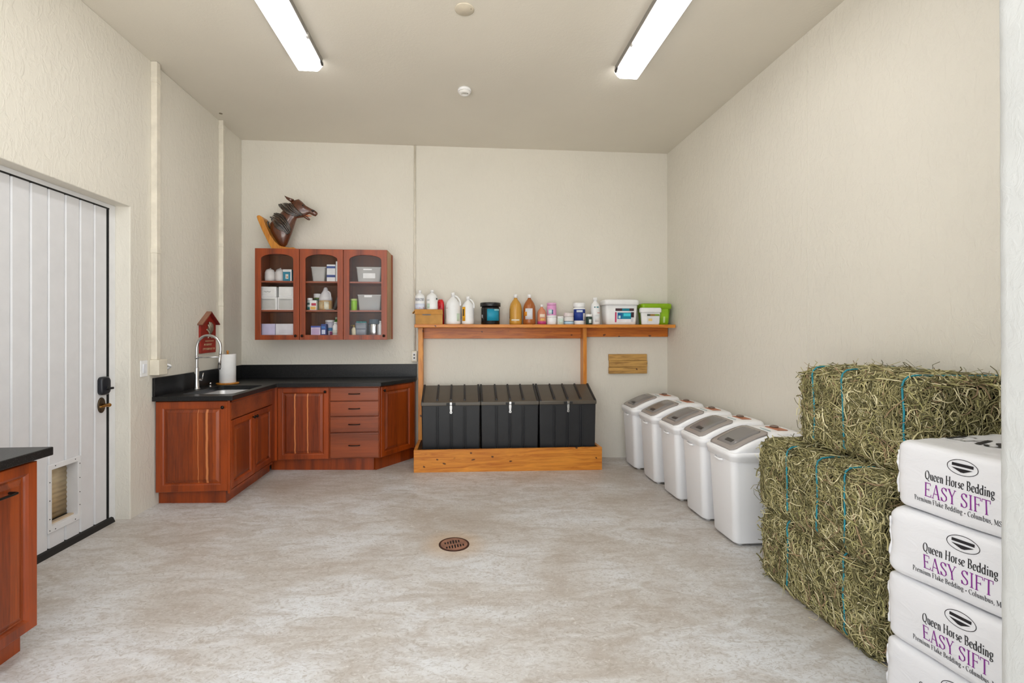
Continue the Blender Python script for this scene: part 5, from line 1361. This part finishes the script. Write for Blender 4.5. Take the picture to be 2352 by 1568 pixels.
def hay_bale(name, label, lo, hi, seed, strings, count, string_label=None):
    lo = np.array(lo, float); hi = np.array(hi, float)
    base = ((lo + hi) / 2); base[2] = lo[2]
    th = thing(name, label, 'hay bale', tuple(base), 0, 'stacked hay bales')
    rng = np.random.default_rng(seed)
    # packed core
    bm = bmesh.new()
    bmesh.ops.create_cube(bm, size=1)
    bmesh.ops.subdivide_edges(bm, edges=bm.edges, cuts=26, use_grid_fill=True)
    l2, h2 = lo + .024, hi - .024
    for v in bm.verts:
        p = np.array([[l2[i] + (v.co[i] + .5) * (h2[i] - l2[i]) for i in range(3)]])
        s_, nn = rounded_surface(p, l2, h2, .085)
        q = Vector(s_[0])
        e = noise.noise(q * 9 + Vector((seed, 0, 0))) * .012 + noise.noise(q * 28) * .008
        # strings bite into the bale
        for ys_ in strings:
            e -= .012 * math.exp(-((q.y - ys_) / .022) ** 2)
        q = q + Vector(nn[0]) * e
        v.co = q - Vector(base)
    me = bpy.data.meshes.new('packed_core'); bm.to_mesh(me); bm.free()
    me.polygons.foreach_set('use_smooth', [True] * len(me.polygons))
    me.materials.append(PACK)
    o = bpy.data.objects.new('packed_core', me); COL.objects.link(o); o.parent = th
    # loose strands: bent three-sided stalks
    N = count; S = 6
    ext = hi - lo
    areas = np.array([ext[1] * ext[2], ext[0] * ext[2] * .6, ext[0] * ext[1], ext[0] * ext[2] * .6])
    face = rng.choice(4, N, p=areas / areas.sum())
    u = rng.random(N); w = rng.random(N)
    pts = np.zeros((N, 3)); nrm = np.zeros((N, 3)); t1 = np.zeros((N, 3)); t2 = np.zeros((N, 3))
    for f, (ax, sgn, a1, a2) in enumerate(((0, -1, 1, 2), (1, 1, 0, 2), (2, 1, 0, 1), (1, -1, 0, 2))):
        m = face == f
        pts[m, ax] = hi[ax] if sgn > 0 else lo[ax]
        pts[m, a1] = lo[a1] + ext[a1] * u[m]; pts[m, a2] = lo[a2] + ext[a2] * w[m]
        nrm[m, ax] = sgn; t1[m, a1] = 1; t2[m, a2] = 1
    length = rng.uniform(.06, .19, N) * np.where(rng.random(N) < .14, 1.5, 1)
    ang = rng.uniform(0, 2 * np.pi, N)
    curl = rng.normal(0, 3.8, N); curl2 = rng.normal(0, 3.0, N)
    depth = rng.uniform(-.022, .014, N)
    lift = np.where(rng.random(N) < .06, rng.uniform(.1, .6, N), rng.normal(0, .07, N))
    rad = rng.uniform(.0016, .0042, N)
    big = rng.random(N) < .09
    rad = np.where(big, rng.uniform(.0036, .0056, N), rad); length = np.where(big, rng.uniform(.14, .30, N), length); depth = np.where(big, rng.uniform(-.004, .010, N), depth); lift = np.where(big, rng.normal(0, .03, N), lift)
    ring_pts = np.zeros((N, S + 1, 3)); dirs = np.zeros((N, S + 1, 3))
    pos = pts.copy()
    path2 = np.zeros((N, S + 1, 3))
    for k in range(S + 1):
        s = k / S - .5
        a = ang + curl * s + curl2 * s * s
        d = t1 * np.cos(a)[:, None] + t2 * np.sin(a)[:, None] + nrm * lift[:, None]
        path2[:, k] = pos
        dirs[:, k] = d / np.linalg.norm(d, axis=1, keepdims=True)
        pos = pos + dirs[:, k] * (length / S)[:, None]
    path2 -= (path2[:, S // 2] - pts)[:, None, :]
    # wrap round the rounded edges of the bale, then set the depth
    flat = path2.reshape(-1, 3)
    off_n = ((path2 - pts[:, None, :]) * nrm[:, None, :]).sum(2).reshape(-1)
    cl = np.clip(flat, lo - .0, hi + .0)
    surf, sn = rounded_surface(np.where(np.repeat(nrm, S + 1, 0) != 0, flat, cl), lo, hi, .08)
    over = flat - cl
    dd = np.repeat(depth, S + 1)
    arch = np.tile(np.sin(np.linspace(0, np.pi, S + 1)) * .008, N)
    zero = (np.linalg.norm(sn, axis=1) < 1e-6)
    sn[zero] = np.repeat(nrm, S + 1, 0)[zero]
    P = surf + sn * (dd + arch + np.clip(off_n, -.004, .05))[:, None] + over * .55
    P[:, 0] = np.minimum(P[:, 0], R_ - .006)
    P[:, 2] = np.maximum(P[:, 2], -.045)
    path = P.reshape(N, S + 1, 3)
    tan = np.gradient(path, axis=1)
    tan /= np.maximum(np.linalg.norm(tan, axis=2, keepdims=True), 1e-9)
    side = np.cross(tan, np.repeat(nrm[:, None, :], S + 1, 1))
    side /= np.maximum(np.linalg.norm(side, axis=2, keepdims=True), 1e-6)
    upv = np.cross(side, tan)
    taper = np.linspace(1.0, .55, S + 1)[None, :, None]
    V = []
    for kk in range(3):
        a = 2 * np.pi * kk / 3
        V.append(path + (side * np.cos(a) + upv * np.sin(a)) * rad[:, None, None] * taper)
    V = np.stack(V, 2).reshape(-1, 3) - base            # N*(S+1)*3
    idx = np.arange(N)[:, None, None] * ((S + 1) * 3) + np.arange(S)[None, :, None] * 3
    k3 = np.arange(3)[None, None, :]; k3n = (k3 + 1) % 3
    F = np.stack([idx + k3, idx + k3n, idx + 3 + k3n, idx + 3 + k3], 3).reshape(-1, 4)
    me = bpy.data.meshes.new('loose_hay')
    me.vertices.add(len(V)); me.vertices.foreach_set('co', V.astype(np.float32).ravel())
    me.loops.add(F.size); me.loops.foreach_set('vertex_index', F.astype(np.int32).ravel())
    me.polygons.add(len(F)); me.polygons.foreach_set('loop_start', np.arange(0, F.size, 4, dtype=np.int32)); me.polygons.foreach_set('loop_total', np.full(len(F), 4, np.int32))
    me.update(calc_edges=True)
    pal = np.array([lin(c)[:3] for c in ((134, 126, 82), (156, 148, 100), (182, 172, 122), (208, 198, 148), (232, 222, 180), (106, 100, 64), (170, 142, 110), (188, 182, 120))])
    col = pal[rng.choice(len(pal), N, p=[.17, .17, .16, .15, .09, .17, .05, .04])] * rng.uniform(.8, 1.15, (N, 1))
    ca = np.ones((N, (S + 1) * 3, 4)); ca[:, :, :3] = col[:, None, :]
    at = me.attributes.new('strand_tint', 'FLOAT_COLOR', 'POINT'); at.data.foreach_set('color', ca.astype(np.float32).ravel())
    me.materials.append(HAY)
    o = bpy.data.objects.new('loose_hay', me); COL.objects.link(o); o.parent = th; o['kind'] = 'stuff'
    # twine
    for i, ys_ in enumerate(strings):
        ring = []
        e = .016
        x0, x1, z0, z1 = lo[0] - e, hi[0] + e * 0 - .01, lo[2] + .03, hi[2] + e
        pts_ = [(x0 + .022, z0)] + [(x0, z0 + .03)] + [(x0, z0 + (z1 - z0 - .08) * k / 6 + .03) for k in range(1, 7)] + [(x0 + .008, z1 - .022), (x0 + .03, z1 - .004), (x0 + .07, z1)] + [(x0 + (x1 - x0) * k / 6, z1) for k in range(1, 7)]
        path_ = [(p[0] + noise.noise(Vector((p[0] * 9, p[1] * 9, ys_ * 7))) * .006, ys_ + noise.noise(Vector((p[0] * 5 + 3, p[1] * 6, ys_))) * .02, p[1] + noise.noise(Vector((p[0] * 11, p[1] * 5, 2))) * .004) for p in pts_]
        mb = MB(); mb.tube(path_, .0046, 6); tw = mb.build('twine', TWINE, th)
        tw['label'] = 'turquoise baling twine'
    return th
hay_bale('hay_bale', 'lowest green hay bale resting on the concrete floor', (1.955, 2.04, -.052), (2.580, 2.915, .385), 11, (2.655, 2.235), 9800)
hay_bale('hay_bale', 'middle hay bale of the stack with loops of blue twine on its top', (1.950, 2.03, .386), (2.580, 2.935, .822), 23, (2.645, 2.405, 2.215), 9800)
hay_bale('hay_bale', 'topmost hay bale set back against the right wall', (2.085, 1.97, .842), (2.582, 2.735, 1.300), 37, (2.60, 2.385, 2.035), 8800)

# ------------------------------------------------------------------ bedding bags
BAGM = NT('white_bag_plastic')
_v = BAGM.coords((1, .5, 1)); _n = BAGM.noise(_v, 16, 4, .55, 1.2)
BAGM.color((232, 232, 235)); BAGM.bump(_n, .34, .012); BAGM.set(Roughness=.36)
BAGM = BAGM.m
INK = plain((24, 22, 28), .45, var=0.0, name='black_print')
PURPLE = plain((132, 34, 140), .45, var=0.0, name='purple_print')
def bedding_bag(label, loc, rotz, seed, es, h=.279, top=False):
    th = thing('bedding_bag', label, 'bag', loc, rotz, 'stack of white bedding bags')
    LX, LY, H = .64, .60, h
    hx, hy, hz_ = LX / 2, LY / 2, H / 2
    r = .033
    def shape(x, y, z):
        """box coords (-1..1) -> local bag surface; text face at local x = 0, far end at y = 0"""
        p = np.array([[x * hx, y * hy, z * hz_]])
        s_, n_ = rounded_surface(p, np.array([-hx, -hy, -hz_]), np.array([hx, hy, hz_]), r)
        q = Vector(s_[0]); n_ = Vector(n_[0])
        ez = abs(q.y) / hy
        # ends pinch towards a seam
        pinch = max(0, (ez - .80) / .20)
        q.z *= 1 - .06 * pinch ** 2
        q.x *= 1 - .025 * pinch ** 2
        bulge = .010 * (1 - (q.y / hy) ** 2) * (1 - (q.z / hz_) ** 2)
        q = q + n_ * bulge
        e = noise.noise(Vector((q.x * 7 + seed, q.y * 5, q.z * 9))) * .004
        e += noise.noise(Vector((q.x * 22, q.y * 9 + seed, q.z * 26))) * (.0012 + .006 * pinch)
        q = q + n_ * e
        return Vector((q.x + hx, q.y - hy, q.z + hz_))
    bm = bmesh.new(); bmesh.ops.create_cube(bm, size=2)
    bmesh.ops.subdivide_edges(bm, edges=bm.edges, cuts=40, use_grid_fill=True)
    for v in bm.verts: v.co = shape(*v.co)
    me = bpy.data.meshes.new('sack'); bm.to_mesh(me); bm.free()
    me.polygons.foreach_set('use_smooth', [True] * len(me.polygons)); me.materials.append(BAGM)
    o = bpy.data.objects.new('sack', me); COL.objects.link(o); o.parent = th
    # crimped seam at the far end
    mb = MB()
    for s_ in (-1, 1):
        z = hz_ + s_ * .07
        pts = [(.03 + .03 * abs(math.sin(k * .9)) * 0 + .56 * k / 30, -.004 + .006 * math.sin(k * 1.3 + seed), z + .006 * math.sin(k * .8 + seed)) for k in range(31)]
        mb.tube(pts, .004, 6)
    mb.build('end_seam', BAGM, th, local=True)
    mb = MB()
    pts = [(.020 + .003 * math.sin(k * 1.1 + seed), -.006 + .003 * math.sin(k * .7), .05 + (H - .10) * k / 14) for k in range(15)]
    mb.tube(pts, [.003 + .003 * abs(math.sin(k * 1.7 + seed)) for k in range(15)], 6); mb.build('end_seam', BAGM, th, local=True)
    def face(a, b):     # a: distance from the far end, b: height above bag bottom
        y = (-a + hy) / hy; z = (b - hz_) / hz_
        p = shape(-1, y, z)
        return (p.x - .0014, p.y, p.z)
    def place(a0, b0): return lambda x, y: face(a0 + x, b0 + y)
    def fine(quads):
        return quads
    print_mesh(lettering('Queen Horse Bedding', .035, .17, .230), place(es + .002, .145), INK, 'print', th, 'black serif words Queen Horse Bedding')
    print_mesh(lettering('EASY SIFT', .055, .125, .220), place(es, .077), PURPLE, 'print', th, 'purple serif words EASY SIFT')
    print_mesh(lettering('Premium Flake Bedding * Columbus, MS', .020, .15, .288), place(es - .038, .050), INK, 'print', th, 'small black serif line')
    lx, lz, a_, b_ = es + .130, .224, .051, .0295
    ring = []
    n = 48
    for k in range(n):
        t0, t1_ = 2 * PI * k / n, 2 * PI * (k + 1) / n
        ring.append([(lx + a_ * math.cos(t0), lz + b_ * math.sin(t0)), (lx + a_ * math.cos(t1_), lz + b_ * math.sin(t1_)), (lx + (a_ - .0022) * math.cos(t1_), lz + (b_ - .0022) * math.sin(t1_)), (lx + (a_ - .0022) * math.cos(t0), lz + (b_ - .0022) * math.sin(t0))])
    ring.append([(lx - .035, lz + .003), (lx + .035, lz + .003), (lx + .035, lz + .014), (lx - .035, lz + .014)])
    ring.append([(lx - .036, lz - .004), (lx + .033, lz - .004), (lx + .005, lz - .018), (lx - .005, lz - .018)])
    print_mesh(ring, place(0, 0), INK, 'logo', th, 'oval logo with black banner and chevron')
    if top:
        def tp(x, y):   # big print lying on top of the bag
            xx = .215 + y; yy = -.035 - x
            p = shape((xx - hx) / hx, (yy + hy) / hy, 1)
            return (p.x, p.y, p.z + .003)
        print_mesh(lettering('EASY SIFT', .11, .2, .50), tp, INK, 'print', th, 'large black words on the upper face')
    return th
fb = fz(2.1)
bedding_bag('white bedding bag at the very bottom of the stack', (1.815, 1.880, fb), math.radians(8), 1.0, .145)
bedding_bag('white bedding bag second from the floor', (1.820, 1.878, fb + .280), math.radians(7), 4.3, .155)
bedding_bag('white bedding bag second from the top of the stack', (1.812, 1.862, fb + .560), math.radians(12), 8.1, .140)
bedding_bag('topmost white bedding bag of the stack', (1.845, 1.860, fb + .842), math.radians(7), 12.7, .125, top=True)

# ------------------------------------------------------------------ near cabinet with black top at the left edge
ns = thing('base_cabinet', 'cherry base cabinet with bar pull at the near left edge', 'cabinet', (-2.25, 1.8, fz(-2.25)))
NX, NY = -1.952, 2.335
mb = MB(); mb.box(L_ + .002, NX - .021, 1.14, NY - .002, .166, CB - .001); mb.build('carcass', 'cherry', ns)
mb = MB(); mb.prism([(L_ + .002, 1.14), (-2.035, 1.14), (-2.035, NY + .004), (L_ + .002, NY + .004)], lambda p: fz(p[0]) - .004, .168); mb.build('toe_kick', 'cherry', ns)
for k in range(2):
    y1 = NY - .006 - k * .60
    d = panel_door(ns, (NX, y1 - .592, DB), (0, 1, 0), (1, 0, 0), .592, DT - DB, .055, pmat='cherry_panel_y')
    P = frame_pts((NX, y1 - .592, DB), (0, 1, 0), (1, 0, 0))
    b = DT - DB - .104
    mb = MB(); mb.tube(smoothpath([P(.30, b, -.004), P(.30, b, .026), P(.32, b, .034), P(.44, b, .034), P(.458, b, .026), P(.458, b, -.004)], 4), .006, 8); mb.build('bar_pull', 'bronze', d)
wt = thing('worktop', 'black speckled granite worktop on the near left cabinet', 'worktop', (-2.25, 1.8, CB))
mb = MB(); mb.box(L_ + .001, -1.922, 1.13, 2.378, CB, CT); mb.build('slab', 'granite', wt, bevel=.004)
